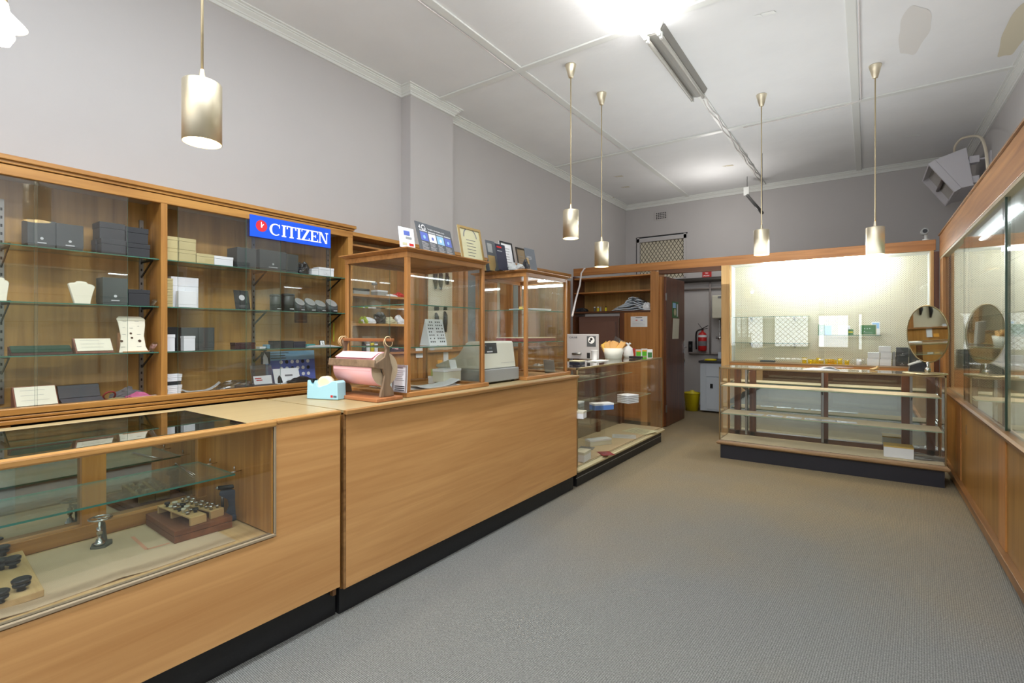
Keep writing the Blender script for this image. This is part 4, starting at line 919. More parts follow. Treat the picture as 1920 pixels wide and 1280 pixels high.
# ---- cash register
Y0R, Y1R = 2.63, 3.035
t = thing('cash_register', 'beige electronic cash register on a grey drawer between the two tall displays', 'cash register', (-2.3, (Y0R+Y1R)/2, CTZ))
B(-2.52, -2.085, Y0R, Y1R, CTZ+.012, CTZ+.10).build('cash_drawer', greyp, t, .006)
m = MB()
for x in (-2.48, -2.12):
    for y in (Y0R+.03, Y1R-.03): m.lathe([(.012, .0006), (.012, .012)], (x, y, CTZ), 10)
m.build('feet', blackp, t)
zt = 1.3-(640-622)/940*PX(930, 640, -2.12).y*1.23
zt = PX(920, 640, -2.13).z
prof = [(-2.10, CTZ+.101), (-2.125, zt-.01), (-2.135, zt), (-2.24, zt), (-2.27, zt-.015), (-2.33, zt-.09), (-2.36, zt-.11), (-2.55, CTZ+.12), (-2.55, CTZ+.101)]
m = MB(); m.prism(prof, Y0R+.015, Y1R-.02, 'y'); body = m.build('housing', regw, t, .006)
U = Vector((-.025, 0, zt-.01-(CTZ+.101))); F = Flat((-2.10, Y0R+.015, CTZ+.101), (0, 1, 0), U); Lh = U.length; Wr = Y1R-.035-Y0R
F.rect(Wr*.0, Lh*.6, Wr*.44, Lh*.4, blackp); F.up(); F.rect(Wr*.13, Lh*.64, Wr*.17, Lh*.05, inkl); F.rect(Wr*.2, Lh*.76, Wr*.09, Lh*.08, mat('lcd_grey', (80, 92, 100), .3)); F.text(Wr*.1, Lh*.88, Lh*.08, 'C', inkl); F.build('customer_display', t)
F = Flat((-2.10, Y0R+.015, CTZ+.101), (0, 1, 0), U, .0006); F.rect(Wr*.52, Lh*.20, Wr*.44, .0015, inkg); F.rect(Wr*.02, Lh*.02, Wr*.96, .0015, inkg); F.build('seam', t)
m = MB()
for i in range(5):
    for j in range(7): 
        u = .2+.12*i; x = -2.36-.19*u; z_ = zt-.11-(zt-.11-(CTZ+.12))*u
        m.box(x-.008, x+.008, Y0R+.05+j*.035, Y0R+.075+j*.035, z_, z_+.006)
m.build('keypad', char, t)
# items in B
z = 1.2256
box_at('presentation_case', 'long maroon presentation case lying on the glass shelf of the second display', 'case', -2.42, -2.12, 3.2, 3.62, z+.0006, .03, dred, feltw, .2)
box_at('flat_box', 'flat white box on the upper glass shelf of the second display', 'box', -2.4, -2.15, 3.35, 3.6, 1.4692, .02, white, white, .4)
t = thing('open_watch_case', 'small open hinged case on the floor of the second display', 'case', (-2.15, 3.35, ZB), 0)
q = PZ(1035, 699, ZB); B(q.x-.05, q.x+.05, q.y-.035, q.y+.05, ZB+.0006, ZB+.012).build('tray', blackp, t, .002)
slab((q.x-.05, q.y-.035, ZB+.013), (1, .0, 0), (0, -.25, 1), .1, .1, .006).build('hinged_lid', greyp, t, .001)
one('yellow_tag', B(-2.2, -2.17, 3.2, 3.215, 1.469, 1.495), mat('lamp_yellow', (244, 214, 110), .5), 'small yellow tag on the upper glass shelf of the second display', 'tag', (-2.18, 3.2, 1.469), bevel=.002)
lump('grey_cloth', 'folded grey cloth on the bench behind the second display', 'cloth', 1010, 680, -2.45, .04, .1, .06, ZB, mat('grey_cloth', (150, 150, 148), .8))
# ---- tape dispenser
p = PZ(575, 747, CTZ+.001); q = PZ(633, 750, CTZ+.001); 
ang2 = math.atan2(q.y-p.y, q.x-p.x); L = (q-p).length
t = thing('tape_dispenser', 'pale blue enamel sticky tape dispenser on the pale counter top', 'tape dispenser', tuple(p), ang2)
hgt = .098
prof = [(0, 0), (L*1.0, 0), (L*.985, hgt*.9), (L*.93, hgt), (L*.82, hgt*.98), (L*.66, hgt*.8), (L*.52, hgt*.72), (L*.4, hgt*.64), (L*.34, hgt*.72), (L*.29, hgt*.98), (L*.26, hgt*1.0), (L*.2, hgt*.72), (L*.12, hgt*.78), (L*.06, hgt*1.02), (L*.02, hgt*.98)]
m = MB(); m.prism(prof, .0, .07, fn=lambda u, v, k: (u, k, v+.0006)); m.build('body', ltblue, t, .006, wrl=False)
MB().lathe([(.03, .012), (.045, .012), (.045, .045), (.03, .045)], (L*.52, 0, hgt*.78), 26, axis='y').build('tape_roll', mat('tape_cream', (226, 214, 180), .4), t, wrl=False)
m = MB(); m.box(L*.02, L*.14, .014, .05, hgt*.86, hgt*1.05); m.build('cutter', darks, t, .001, wrl=False)
F = Flat((L*.78, 0, .012), (1, 0, 0), (0, 0, 1)); F.rect(0, 0, .014, .012, vred); F.rect(.017, .001, .02, .004, navy); F.rect(.017, .007, .02, .003, navy); F.mb.build('label_print', F.mats, t, wrl=False)
# ---- paper roll holder
bx0, bx1, by0, by1 = -2.41, -2.0, 1.665, 1.83
bz = CTZ; RC = (1.748, 1.105); RR = .088
t = thing('paper_roll_holder', 'old wooden wrapping paper holder with a pink paper roll on the counter', 'paper dispenser', (-2.2, 1.75, bz))
m = MB(); m.box(bx0, bx1, by0-.01, by1, bz+.0006, bz+.02); m.build('base_board', oldr_x, t, .004)
for x in (-2.385, -2.035):
    m = MB(); cy = RC[0]
    prof = [(-.048, .021), (.045, .021), (.04, .05), (.018, .08), (.026, .13), (.034, .165), (.022, .20), (.012, .24), (.015, .285), (.028, .30), (.026, .315), (-.014, .315), (-.018, .295), (-.006, .265), (-.02, .225), (-.07, .20), (-.085, .185), (-.075, .17), (-.03, .165), (-.018, .13), (-.026, .09), (-.04, .05)]
    m.prism([(cy+a, bz+b) for a, b in prof], x-.008, x+.008, 'x'); m.build('side_bracket', oldw_z, t, .003)
B(-2.42, -1.99, cy-.012, cy+.014, bz+.305, bz+.322).build('top_bar', oldr_x, t, .004)
m = MB(); m.prism([(cy-.096, bz+.178), (cy-.084, bz+.172), (cy-.08, bz+.212), (cy-.09, bz+.214)], -2.40, -2.02, 'x'); m.build('cutter_bar', oldw_y, t, .002)
rl = MB().lathe([(.03, 0), (RR, 0), (RR, .315), (.03, .315)], (-2.365, RC[0], RC[1]), 44, axis='x', caps=False)
for i, f in enumerate(rl.f): rl.m[i] = 0
rr_ = rl.build('paper_roll', [pink], t)
for x, e in ((-2.3655, -1), (-2.0495, 1)): 
    mm = MB()
    for r0, r1, k in ((.028, RR-.001, 0),):
        n = 40
        for i in range(n):
            a, b = 2*PI*i/n, 2*PI*(i+1)/n
            mm.face([(x+e*.0008, RC[0]+r*math.cos(q_), RC[1]+r*math.sin(q_)) for r, q_ in ((r0, a), (r1, a), (r1, b), (r0, b))])
    sub('roll_end', mm, rollend, rr_)
m = MB().lathe([(.014, -.003), (.026, -.002), (.028, .004), (.014, .006)], (-2.05, RC[0], RC[1]), 20, axis='x'); m.build('hub', blackp, t)
MB().tube([(-2.375, RC[0], RC[1]), (-2.043, RC[0], RC[1])], .009, 10).build('spindle', oldr_x, t)
m = MB(); R = []
for k in range(9):
    a = math.radians(70+k*14); R.append([(x, RC[0]+(RR+.001+.0*k)*math.cos(a)*1.0, RC[1]+(RR+.002)*math.sin(a)) for x in (-2.36, -2.055)])
n0 = len(m.v)
for i in range(len(R)-1): m.face([R[i][0], R[i][1], R[i+1][1], R[i+1][0]])
m.face([(-2.36, RC[0]-.03, RC[1]+RR+.002), (-2.055, RC[0]-.03, RC[1]+RR+.002), (-2.055, cy-.08, bz+.222), (-2.36, cy-.08, bz+.222)]); m.build('paper_sheet', pink, t)
for k, (x, tl) in enumerate(((-2.41, .1), (-2.40, -.15), (-2.39, .2), (-2.03, .25), (-2.02, -.3))):
    m = MB(); m.tube([(x+tl*.03*math.sin(a), cy+.024*math.cos(a), bz+.306+.026*math.sin(a)) for a in [2*PI*i/20 for i in range(20)]], .0018, 6, loop=True)
    one('rubber_band', m, mat('rubber_tan', (224, 196, 150), .6), 'tan rubber band looped over the top bar of the paper roll holder', 'rubber band', (x, cy, bz+.3), 'rubber bands on the paper roll holder')
one('tissue', MB().tube([(-1.995+.0, 1.80, bz+.02+.1), (-1.99, 1.84, bz+.14), (-1.985, 1.86, bz+.12), (-1.99, 1.868, bz+.10)], [.003, .016, .014, .004], 8), bag, 'white tissue tuft tucked behind the roll beside the notice', 'tissue', (-1.99, 1.84, bz+.1)) if False else None

# ================================================================= POSTERS ON TOP OF THE DISPLAYS
ZA = 1.7605
def lean(name, label, cat, pl, pr, ytop, X, m, prints=None, framem=None, tilt=.22, hscale=1, z=ZA, slope=0):
    a, b = PX(pl, 600, X), PX(pr, 600, X); h = (PX((pl*1.0), ytop, X).z-z)
    R = Vector((slope, 1, 0)); O = (X, a.y, z+.001); 
    return card(name, label, cat, O, R, (-tilt, 0, 1), math.hypot(b.y-a.y, slope*(b.y-a.y)), h*math.sqrt(1+tilt*tilt), .005, m, prints, framem=framem)
lean('acrylic_sign', 'white payment sign with small colour logos standing at the display roof corner', 'sign', 751, 779, 423, -2.06, white, lambda F, w, h: F.rect(w*.3, h*.62, w*.4, h*.22, bluep).rect(w*.4, h*.45, w*.4, h*.1, greyp).rect(w*.15, h*.12, w*.3, h*.12, parch).rect(w*.6, h*.12, w*.3, h*.12, vred), tilt=.15)
def pr4(F, w, h):
    F.text(w*.06, h*.78, h*.19, '4', whiteS); F.text(w*.13, h*.78, h*.19, 'C', whiteS); F.text(w*.205, h*.78, h*.11, 's', whiteS); F.ring(w*.19, h*.84, h*.085, h*.10, whiteS, 16)
    F.text(w*.3, h*.82, h*.058, 'Your guide to diamond quality and value', whiteS, sx=.92)
    for i in range(4):
        x = w*(.07+.225*i); F.rect(x, h*.72, w*.2, h*.035, inkl); F.rect(x, h*.42, w*.2, h*.27, (bluep, whitep, bluel, bluep)[i])
        F.up(); F.disc(x+w*.1, h*.54, h*.06, (bluel, bluep, whitep, bluel)[i], 8); F.k -= 1
        F.lines(x, h*.37, w*.19, 8, h*.04, h*.012, inkl)
lean('diamond_poster', 'wide slate grey 4Cs diamond guide poster with four blue pictures on the display roof', 'poster', 790, 868, 411, -2.12, sposter, pr4, tilt=.28, slope=-.15)
lean('certificate', 'gilt framed old certificate leaning at the right of the display roof', 'framed certificate', 869, 911, 419, -2.35, parch, lambda F, w, h: F.ring(w*.5, h*.75, w*.26, w*.3, inkg, 16, 0, PI).lines(w*.3, h*.68, w*.42, 7, h*.075, .004, inkg).rect(w*.16, h*.12, w*.68, .003, inkg), framem=gilt, tilt=.2)
ZB2 = 1.7605
lean('photo_poster', 'narrow dark jewellery poster with grey upper part at left of the second display roof', 'poster', 919, 936, 448, -2.3, sposter, lambda F, w, h: F.rect(0, 0, w*.75, h*.5, gilt).rect(w*.1, h*.6, w*.5, h*.3, greyp), tilt=.2)
lean('photo_poster', 'dark blue poster with a red motif beside the narrow grey poster', 'poster', 936, 954, 455, -2.22, navy, lambda F, w, h: F.rect(w*.1, h*.85, w*.5, h*.06, vred).rect(w*.1, h*.72, w*.5, h*.02, inkl), tilt=.2)
lean('framed_notice', 'black framed white notice standing behind on the second display roof', 'framed notice', 946, 969, 450, -2.4, whitep, lambda F, w, h: F.lines(w*.15, h*.8, w*.7, 6, h*.08, .004, inkg), framem=ink, tilt=.2)
lean('framed_notice', 'dark framed brown notice behind the grey photo on the second roof', 'framed notice', 975, 993, 462, -2.35, mat('brown_card', (120, 104, 80), .6), lambda F, w, h: F.lines(w*.2, h*.7, w*.6, 4, h*.1, .003, inkg), framem=blackp, tilt=.2)
lean('photo_poster', 'grey photograph card at the right of the second display roof', 'poster', 991, 1009, 463, -2.15, mat('photo_grey', (96, 102, 110), .5), lambda F, w, h: F.rect(0, 0, w*.25, h*.6, gilt).lines(w*.1, h*.65, w*.5, 3, h*.05, .003, inkl), tilt=.2)
for k, (px_, sx, sy, sz, mm, lb) in enumerate(((968, .05, .05, .06, greyp, 'grey wrapped parcel behind the posters on the second display roof'), (986, .03, .03, .11, char2, 'dark cloth figure leaning beside the grey photograph'), (1008, .03, .05, .03, sposter, 'crumpled grey paper at the front right of the second display roof'), (1020, .015, .02, .03, white, 'small white folded card at the roof edge'))):
    lump('roof_bundle', lb, 'bundle', px_, 510, -2.15, sx, sy, sz, ZB2, mm)
# cable from display B
c0 = Vector((-2.06, 3.75, 1.55)); pts = [PX(1074, 590, -2.06), PX(1077, 572, -2.1), PX(1084, 545, -2.3), PX(1088, 515, -2.5), PX(1094, 504, -2.6), PX(1100, 503, -2.6)]
m = MB(); m.tube([tuple(PY(1073, 592, 5.0)), tuple(PY(1080, 560, 5.4)), tuple(PY(1087, 535, 5.9)), tuple(PY(1090, 512, 6.4)), tuple(PY(1095, 504, 6.66)), tuple(PY(1101, 503, 6.72))], .011, 8)
one('power_cable', m, cablew, 'white cable hanging down from the oak fascia beside the second display', 'cable', tuple(PY(1095, 504, 6.66)))
# ================================================================= SHOWCASE C (beyond the long counter)
def alu_case(label, x0, x1, y0, y1, zt, zb, fronts, frame, shelves, mirror_back=None, basem=black, trimm=None, name='glass_showcase', linerm=None, front='x'):
    t = thing(name, label, 'showcase', ((x0+x1)/2, (y0+y1)/2, 0))
    e = .012
    m = MB()
    for x in (x0, x1-e):
        for y in (y0, y1-e): m.box(x, x+e, y, y+e, zb, zt)
    for x in (x0, x1-e*1.3): m.box(x, x+e*1.3, y0, y1, zt-e*1.4, zt)
    for y in (y0, y1-e*1.3): m.box(x0, x1, y, y+e*1.3, zt-e*1.4, zt)
    m.build('frame', frame, t, .002)
    B(x0+e, x1-e, y0+e, y1-e, zt-.006, zt-.001, em=1).build('top_glass', [glassm, gedge], t)
    o = .022
    m = MB(); m.rings([[(x0-a, y0-a, z), (x1+a, y0-a, z), (x1+a, y1+a, z), (x0-a, y1+a, z)] for a, z in ((.0, zb-.045), (o*.6, zb-.04), (o, zb-.03), (o, zb-.018), (o*.5, zb-.012), (.003, zb))], 0, True, False); m.build('base_trim', trimm or lip, t)
    B(x0+.012, x1-.012, y0+.012, y1-.012, 0, zb-.045).build('plinth', basem, t)
    for bx in ((x1-.007, x1-.003, y0+e, y1-e), (x0+e, x1-e, y0+.003, y0+.007), (x0+e, x1-e, y1-.007, y1-.003), (x0+.003, x0+.007, y0+e, y1-e))[:4]:
        if mirror_back == 'x' and bx[0] == x0+.003: continue
        if mirror_back == 'y' and bx[2] == y1-.007: continue
        B(*bx, zb, zt-e*1.4, em=1).build('glass_panel', [glassm, gedge], t)
    for (sx0, sx1, sy0, sy1, z) in shelves:
        B(sx0, sx1, sy0, sy1, z-.008, z, em=1).build('glass_shelf', [gshelf, mat('pale_shelf_edge', (150, 168, 142), .3)], t)
        if linerm: B(sx0+.01, sx1-.01, sy0+.01, sy1-.01, z+.0005, z+.003).build('shelf_liner', linerm, t)
    return t
CX0, CX1, CY0, CY1 = -2.5, -1.975, 3.735, 5.87
C = alu_case('long gilt-edged glass counter showcase with open shelves past the long counter', CX0, CX1, CY0, CY1, .998, .165, None, alu, [(-2.46, -2.2, CY0+.02, 5.5, .84), (-2.46, -2.08, CY0+.02, CY1-.1, .58)], trimm=mat('cream_metal_trim', (206, 194, 156), .4, .4))
m = MB()
for y in (3.78, 4.5, 5.2, 5.82): m.box(CX0+.0, CX0+.03, y-.03, y+.03, .17, .98)
m.build('rear_stile', dark_z, C)
B(CX0+.01, CX1-.02, CY0+.015, CY1-.015, .166, .172).build('case_floor', felt, C)
m = MB(); m.box(CX1-.013, CX1-.0115, CY0, CY1, .07, .075); m.build('plinth_line', greyp, C)
zF, zM, zT = .1726, .5803, .8403
def cbox(label, px_, py_, z, lx, ly, h, m1, lid=None, rz=.0, cat='box', name='white_box'):
    p = PZ(px_, py_, z); return box_at(name, label, cat, p.x-lx/2, p.x+lx/2, p.y-ly/2, p.y+ly/2, z+.0006, h, m1, lid or m1, .3, rz=rz)
cbox('long open white card box on the floor at the near end of the showcase', 1092, 862, zF, .1, .16, .085, white, offw, .1)
cbox('long low white box behind the near one on the showcase floor', 1122, 833, zF, .09, .26, .06, offw, white, -.5)
cbox('blue and white patterned box on the middle showcase shelf', 1128, 767, zM, .1, .2, .06, mat('mid_blue', (90, 130, 196), .5), white, -.6)
for i in range(5):
    p = PZ(1176, 755, zM); box_at('index_card_box', 'white card tray, %s of the pile on the middle shelf of the showcase' % ('bottom', 'second', 'third', 'fourth', 'topmost')[i], 'card tray', p.x-.07, p.x+.07, p.y-.06, p.y+.1, zM+.0006+i*.017,   .015, greyp, white, .7, rz=-.3, group='white card trays piled in the showcase')
cbox('white box at the near end of the middle shelf', 1086, 783, zM, .1, .1, .06, white, offw, .2)
cbox('small grey box behind at the near end of the middle shelf', 1082, 762, zM, .1, .12, .05, greyp, white, .1)
for k, (px_, py_, z, w, h, mm, lb) in enumerate(((1170, 818, zF, .25, .2, inkl, 'pale certificate sheet lying on the showcase floor'), (1200, 808, zF, .3, .3, parch, 'wide printed sheet at the far end of the showcase floor'), (1136, 850, zF, .15, .12, dred, 'red and white leaflet on the showcase floor'), (1100, 840, zF, .14, .12, inkg, 'grey photo sheet on the showcase floor near end'))):
    p = PZ(px_, py_, z); t = thing('leaflet', lb, 'paper', (p.x, p.y, z), .4+k)
    B(-w/2, w/2, -h/2, h/2, .0006+k*.0002, .002+k*.0003).build('sheet', mm, t, wrl=False); F = Flat((-w/2, -h/2, .0021+k*.0003), (1, 0, 0), (0, 1, 0), .0004); F.lines(w*.1, h*.8, w*.8, 5, h*.15, h*.03, inkg); F.mb.build('print', F.mats, t, wrl=False)
# items on top of C
ZT = .9985
p = PZ(1112, 658, ZT)
def cup(label, p, r, h, m, name='cup'):
    t = thing(name, label, name, tuple(p)); mb = MB(); mb.lathe([(r*.76, .0006), (r*.95, h*.97), (r*1.04, h*.97), (r*1.04, h), (r*.93, h), (r*.74, .004)], tuple(p), 24, caps=False); mb.build('wall', m, t)
    MB().lathe([(r*.74, .001), (r*.74, .004)], tuple(p), 24).build('bottom', m, t); return t
# use points behind on the top
cup('white paper cup standing on the glass showcase top', PZ(1114, 676, ZT), .035, .11, white)
t = thing('steel_door_plate', 'silver metal plate with lever and black emblem reading CHUBB by the safe', 'metal panel', tuple(PY(1075, 676, 5.9)))
pa, pb = PX(1060, 676, -2.46), PX(1121, 676, -2.46)
Yp = 5.0
pa, pb = PY(1062, 626, Yp), PY(1121, 676, Yp)
B(pa.x, pb.x, Yp, Yp+.03, ZT+.001, pa.z).build('plate', whitem, t, .004)
F = Flat((pa.x, Yp, ZT), (1, 0, 0), (0, 0, 1)); W_, H_ = pb.x-pa.x, pa.z-ZT
F.text(W_*.1, H_*.83, H_*.1, 'CHUBB', navy, 1.1); F.rect(W_*.66, H_*.5, W_*.28, H_*.42, sposter); F.up(); F.disc(W_*.8, H_*.76, W_*.1, whitep, 16); F.up(); F.disc(W_*.8, H_*.8, W_*.04, ink, 10); F.disc(W_*.76, H_*.72, W_*.03, ink, 10); F.k = 0; F.rect(W_*.66, 0.01, W_*.1, H_*.22, ink); F.build('markings', t)
MB().tube([(pa.x+W_*.22, Yp-.02, ZT+H_*.2), (pa.x+W_*.5, Yp-.02, ZT+H_*.22)], .012, 10).build('lever', steel, t)
# ticket basket
p = PZ(1150, 672, ZT); t = thing('ticket_basket', 'white plastic basket full of yellow and kraft repair envelopes on the showcase', 'basket', tuple(p))
MB().lathe([(.09, .0006), (.115, .12), (.12, .12), (.092, .0)], tuple(p), 20).build('basket', mat('milky_basket', (226, 228, 222), .5), t)
m = MB(); rr = random.Random(3)
for i in range(24):
    a = rr.uniform(0, 2*PI); q = p+Vector((.06*math.cos(a), .06*math.sin(a), .03)); rz = rr.uniform(-.5, .5); M = Matrix.Translation(q) @ Matrix.Rotation(rr.uniform(-.6, 1.0), 4, 'Z') @ Matrix.Rotation(rz, 4, 'Y')
    m.box(-.028, .028, -.002, .002, 0, rr.uniform(.12, .18), m=i % 4, M=M)
m.build('envelopes', [ytan, mat('yellow_card', (236, 196, 92), .6), mat('dark_kraft', (196, 138, 80), .7), ytan], t)
M = Matrix.Translation(p+Vector((.02, 0, .12))) @ Matrix.Rotation(.5, 4, 'Y'); m = MB(); m.box(-.06, .06, -.003, .003, 0, .12, M=M); m.build('plastic_packet', film, t)
q = PZ(1178, 670, ZT)
t = thing('plastic_bag', 'knotted white plastic bag standing beside the envelope basket', 'bag', tuple(q)); m = MB(); rr = random.Random(5)
R = []
for r_, h_ in ((.05, .001), (.062, .03), (.06, .08), (.05, .11), (.02, .135), (.012, .145), (.03, .165)):
    R.append([(q.x+r_*math.cos(2*PI*i/16)*rr.uniform(.85, 1.1), q.y+r_*math.sin(2*PI*i/16)*rr.uniform(.85, 1.1), q.z+h_) for i in range(16)])
m.rings(R); m.build('bag_body', bag, t)
for k in (-1, 1): MB().tube([(q.x, q.y, q.z+.15), (q.x+k*.02, q.y, q.z+.17), (q.x+k*.035, q.y, q.z+.16)], [.006, .01, .004], 6).build('knot_ear', bag, t)
def carton(label, px_, py_, w, h, mm, top_, rz=.5):
    p = PZ(px_, py_, ZT); t = thing('carton', label, 'carton', tuple(p), rz)
    B(-w/2, w/2, -.02, .02, .0006, h).build('box', white, t, .001, wrl=False)
    F = Flat((-w/2, -.02, 0), (1, 0, 0), (0, 0, 1), .0006); F.rect(w*.1, h*.06, w*.8, h*.6, mm); F.rect(w*.1, h*.66, w*.8, h*.2, top_); F.mb.build('print', F.mats, t, wrl=False)
carton('green and orange printed carton, left of the matching pair on the showcase', 1197, 668, .07, .085, green, orange)
carton('green and orange printed carton, right of the matching pair on the showcase', 1208, 668, .07, .095, green, orange)
carton('white carton with a green leaf panel at the end of the showcase top', 1218, 671, .06, .1, dgreen, white)
p = PZ(1190, 669, ZT); box_at('red_box', 'small red box behind the green cartons', 'box', p.x-.05, p.x-.01, p.y-.02, p.y+.05, ZT+.0006, .1, vred, vred, .25)
p = PZ(1196, 672, ZT); box_at('black_case', 'flat black case lying in front of the green cartons', 'case', p.x-.09, p.x+.05, p.y-.04, p.y+.02, ZT+.0006, .025, blackp, blackp, .4)
p = PZ(1082, 684, ZT); box_at('blue_pouch', 'dark blue pouch at the near end of the showcase top', 'pouch', p.x-.06, p.x+.05, p.y-.04, p.y+.06, ZT+.0006, .04, navy, mat('pale_cloth', (196, 190, 160), .7), .3)
p = PZ(1126, 677, ZT); t = paper_pile('papers', 'loose brown and white papers on the showcase top', p.x+.03, p.y-.15, p.y+.15, ZT, 3, .12, curl=0)

# ================================================================= REAR PARTITION (left shelves, doorway, pegboard display)
YP = 6.70
FZ0, FZ1 = 2.115, 2.245
pt = tag(B(-3.6, .575, YP-.02, YP+.02, FZ0+.02, FZ1).build('partition_fascia', red_x, None, .003, (-1.5, YP, 2.1)), 'long oak fascia board running across the top of the rear partition', 'fascia')
pt.name = 'fascia_board'
# left shelving unit
sh = thing('shelf_unit', 'built-in oak shelf unit with safe recess left of the rear doorway', 'shelving', (-3.0, YP, 0))
HX0, HX1 = -3.6, -2.42
B(HX0, HX1, YP+.35, YP+.37, 1.6, 2.14).build('back_panel', oakb_z, sh)
m = MB(); m.box(HX1, HX1+.07, YP-.01, YP+.37, 0, 2.13); m.build('end_upright', red_z, sh, .002)
m = MB(); m.box(HX0-.02, HX0, YP, YP+.37, 0, 2.13); m.build('side_upright', dark_z, sh)
for z, n in ((1.885, .018), (2.10, .02)): B(HX0, HX1, YP+.01, YP+.35, z-n, z).build('shelf', red_x, sh, .002)
B(HX0, HX1, YP, YP+.36, 1.575, 1.6).build('shelf', dark_x, sh, .002)
B(-2.80, HX1-.002, YP+.0, YP+.02, .06, 1.572).build('cupboard_door', red_z, sh, .002)
B(-2.87, -2.805, YP+.0, YP+.3, .0, 1.572).build('middle_upright', dark_z, sh, .002)
B(-2.885, -2.875, YP-.002, YP+.01, .0, 1.5).build('steel_edge', chrome, sh)
# safe
sf = thing('safe', 'large brown metal safe in the recess under the oak shelves', 'safe', (-3.2, YP+.1, 0))
B(-3.58, -2.93, YP+.12, YP+.36, 0, 1.53).build('body', brown_m, sf, .006)
B(-3.56, -2.97, YP+.095, YP+.118, .1, 1.45).build('door', brown_m, sf, .006)
B(-3.1, -2.975, YP+.085, YP+.094, 1.16, 1.45).build('hinge_plate', brown_m, sf, .002)
p = PY(1198, 602, YP-.002)
card('paper_notice', 'white printed notice taped to the oak cupboard door beside the doorway', 'notice', (p.x-.12, YP-.003, 1.37), (1, 0, 0), (0, 0, 1), .24, .145, .002, whitep, lambda F, w, h: F.rect(w*.3, h*.85, w*.4, h*.08, inkg).rect(w*.3, h*.6, w*.12, h*.08, vred).rect(w*.6, h*.6, w*.14, h*.08, bluep).lines(w*.1, h*.45, w*.8, 4, h*.1, .004, inkl), stand=False)
# shelf bottles
for k, (px_, mm, cp, lb) in enumerate(((1115, olive, whitep, 'small dark bottle with white cap, leftmost on the oak shelf'), (1121.5, yell, whitep, 'small amber bottle with white cap, second on the oak shelf'), (1126, greyp, greyp, 'small grey bottle, third on the oak shelf'), (1136, yell, blackp, 'small yellow bottle with dark cap beside the white cloths'))):
    p = PY(px_, 580, YP+.08); jar(lb, p.x, YP+.08, 1.6005, .014, .07, mm, cp, 'bottle', 'bottle')
def heap_y(name, label, cat, px_, Y, sx, sy, sz, z0, m, seed=1):
    p = PY(px_, 600, Y); mb = MB(); crumple(mb, p.x, Y, z0, sx, sy, sz, random.Random(seed), flat=True, n=26, K=10); return one(name, mb, m, label, cat, (p.x, Y, z0))
t = thing('cloth_pile', 'pile of folded white cloths on the oak shelf by the doorway', 'cloth', (PY(1183, 600, YP+.16).x, YP+.16, 1.6)); rr = random.Random(8); cxp = PY(1183, 600, YP+.16).x
for k in range(6):
    mb = MB(); K = 16; R = []; w = .24-.022*k; z = 1.6008+k*.021
    for i in range(K+1):
        u = i/K; x = cxp-w+2*w*u+.02*rr.uniform(-1, 1)+.015*k; arch = .05*k/5*math.sin(PI*u)*1.5+(.012*math.sin(u*9+k))
        e = .012 if 0 < i < K else .004
        R.append([(x, YP+.05+.01*rr.random(), z+max(0, arch)), (x, YP+.27, z+max(0, arch)), (x, YP+.27, z+max(0, arch)+e), (x, YP+.05, z+max(0, arch)+e)])
    mb.rings(R, 0, True, True); mb.build('cloth', mat('blueish_cloth', (204, 212, 220), .8, bump=1, bscale=25), t)
heap_y('cloth_pile', 'small white and green cloth beside the shelf end', 'cloth', 1213, YP+.12, .06, .07, .12, 1.6, whitep, 4)
heap_y('dark_pouch', 'dark pouch at the left end of the oak shelf', 'pouch', 1090, YP+.14, .1, .08, .07, 1.6, char2, 6)
# doorway frame
DX0, DX1 = -2.30, -1.50
m = MB(); m.box(HX1+.07, DX0, YP-.02, YP+.12, 0, 2.12); m.box(DX0, DX0+.03, YP+.02, YP+.10, 0, 2.05); m.build('trim_10', red_z, None, .002)['kind'] = 'structure'
m = MB(); m.box(DX0, DX1, YP-.015, YP+.1, 2.083, 2.14); m.build('trim_11', dark_x, None, .002)['kind'] = 'structure'
# door leaf open into the back room
d = bpy.data.objects.new('door_1', None); col.objects.link(d); d['kind'] = 'structure'; d['_w'] = (0, 0, 0)
B(-2.275, -2.235, YP+.1, YP+.93, .008, 2.055).build('door_leaf', dark_z, d, .002)
m = MB(); m.box(-2.236, -2.228, YP+.88, YP+.93, .98, 1.16); m.tube([(-2.2, YP+.905, 1.07), (-2.2, YP+.8, 1.07)], .01, 8); m.build('door_handle', chrome, d)
m = MB(); m.box(-2.236, -2.23, YP+.9, YP+.94, .78, .9); m.build('lock', chrome, d)
for z in (1.78, .25): B(-2.24, -2.228, YP+.085, YP+.115, z-.05, z+.05).build('hinge', steel, d)
xx = -2.233
t = thing('wall_calendar', 'wall calendar with green picture and white date pad on the open door', 'calendar', (xx, YP+.4, 1.5)); ya, yb = 7.05, 7.33
slab((xx, ya, 1.50), (0, 1, 0), (0, 0, 1), yb-ya, .23, .003).build('picture_page', dgreen, t)
F = Flat((xx, ya, 1.5), (0, 1, 0), (0, 0, 1)); F.rect(.02, .14, .14, .07, bluel); F.disc(.12, .08, .05, parch, 12); F.rect(.2, .02, .06, .18, inkl); F.build('picture', t)
slab((xx, ya+.01, 1.20), (0, 1, 0), (.04, 0, 1), yb-ya, .29, .003).build('date_pad', offw, t)
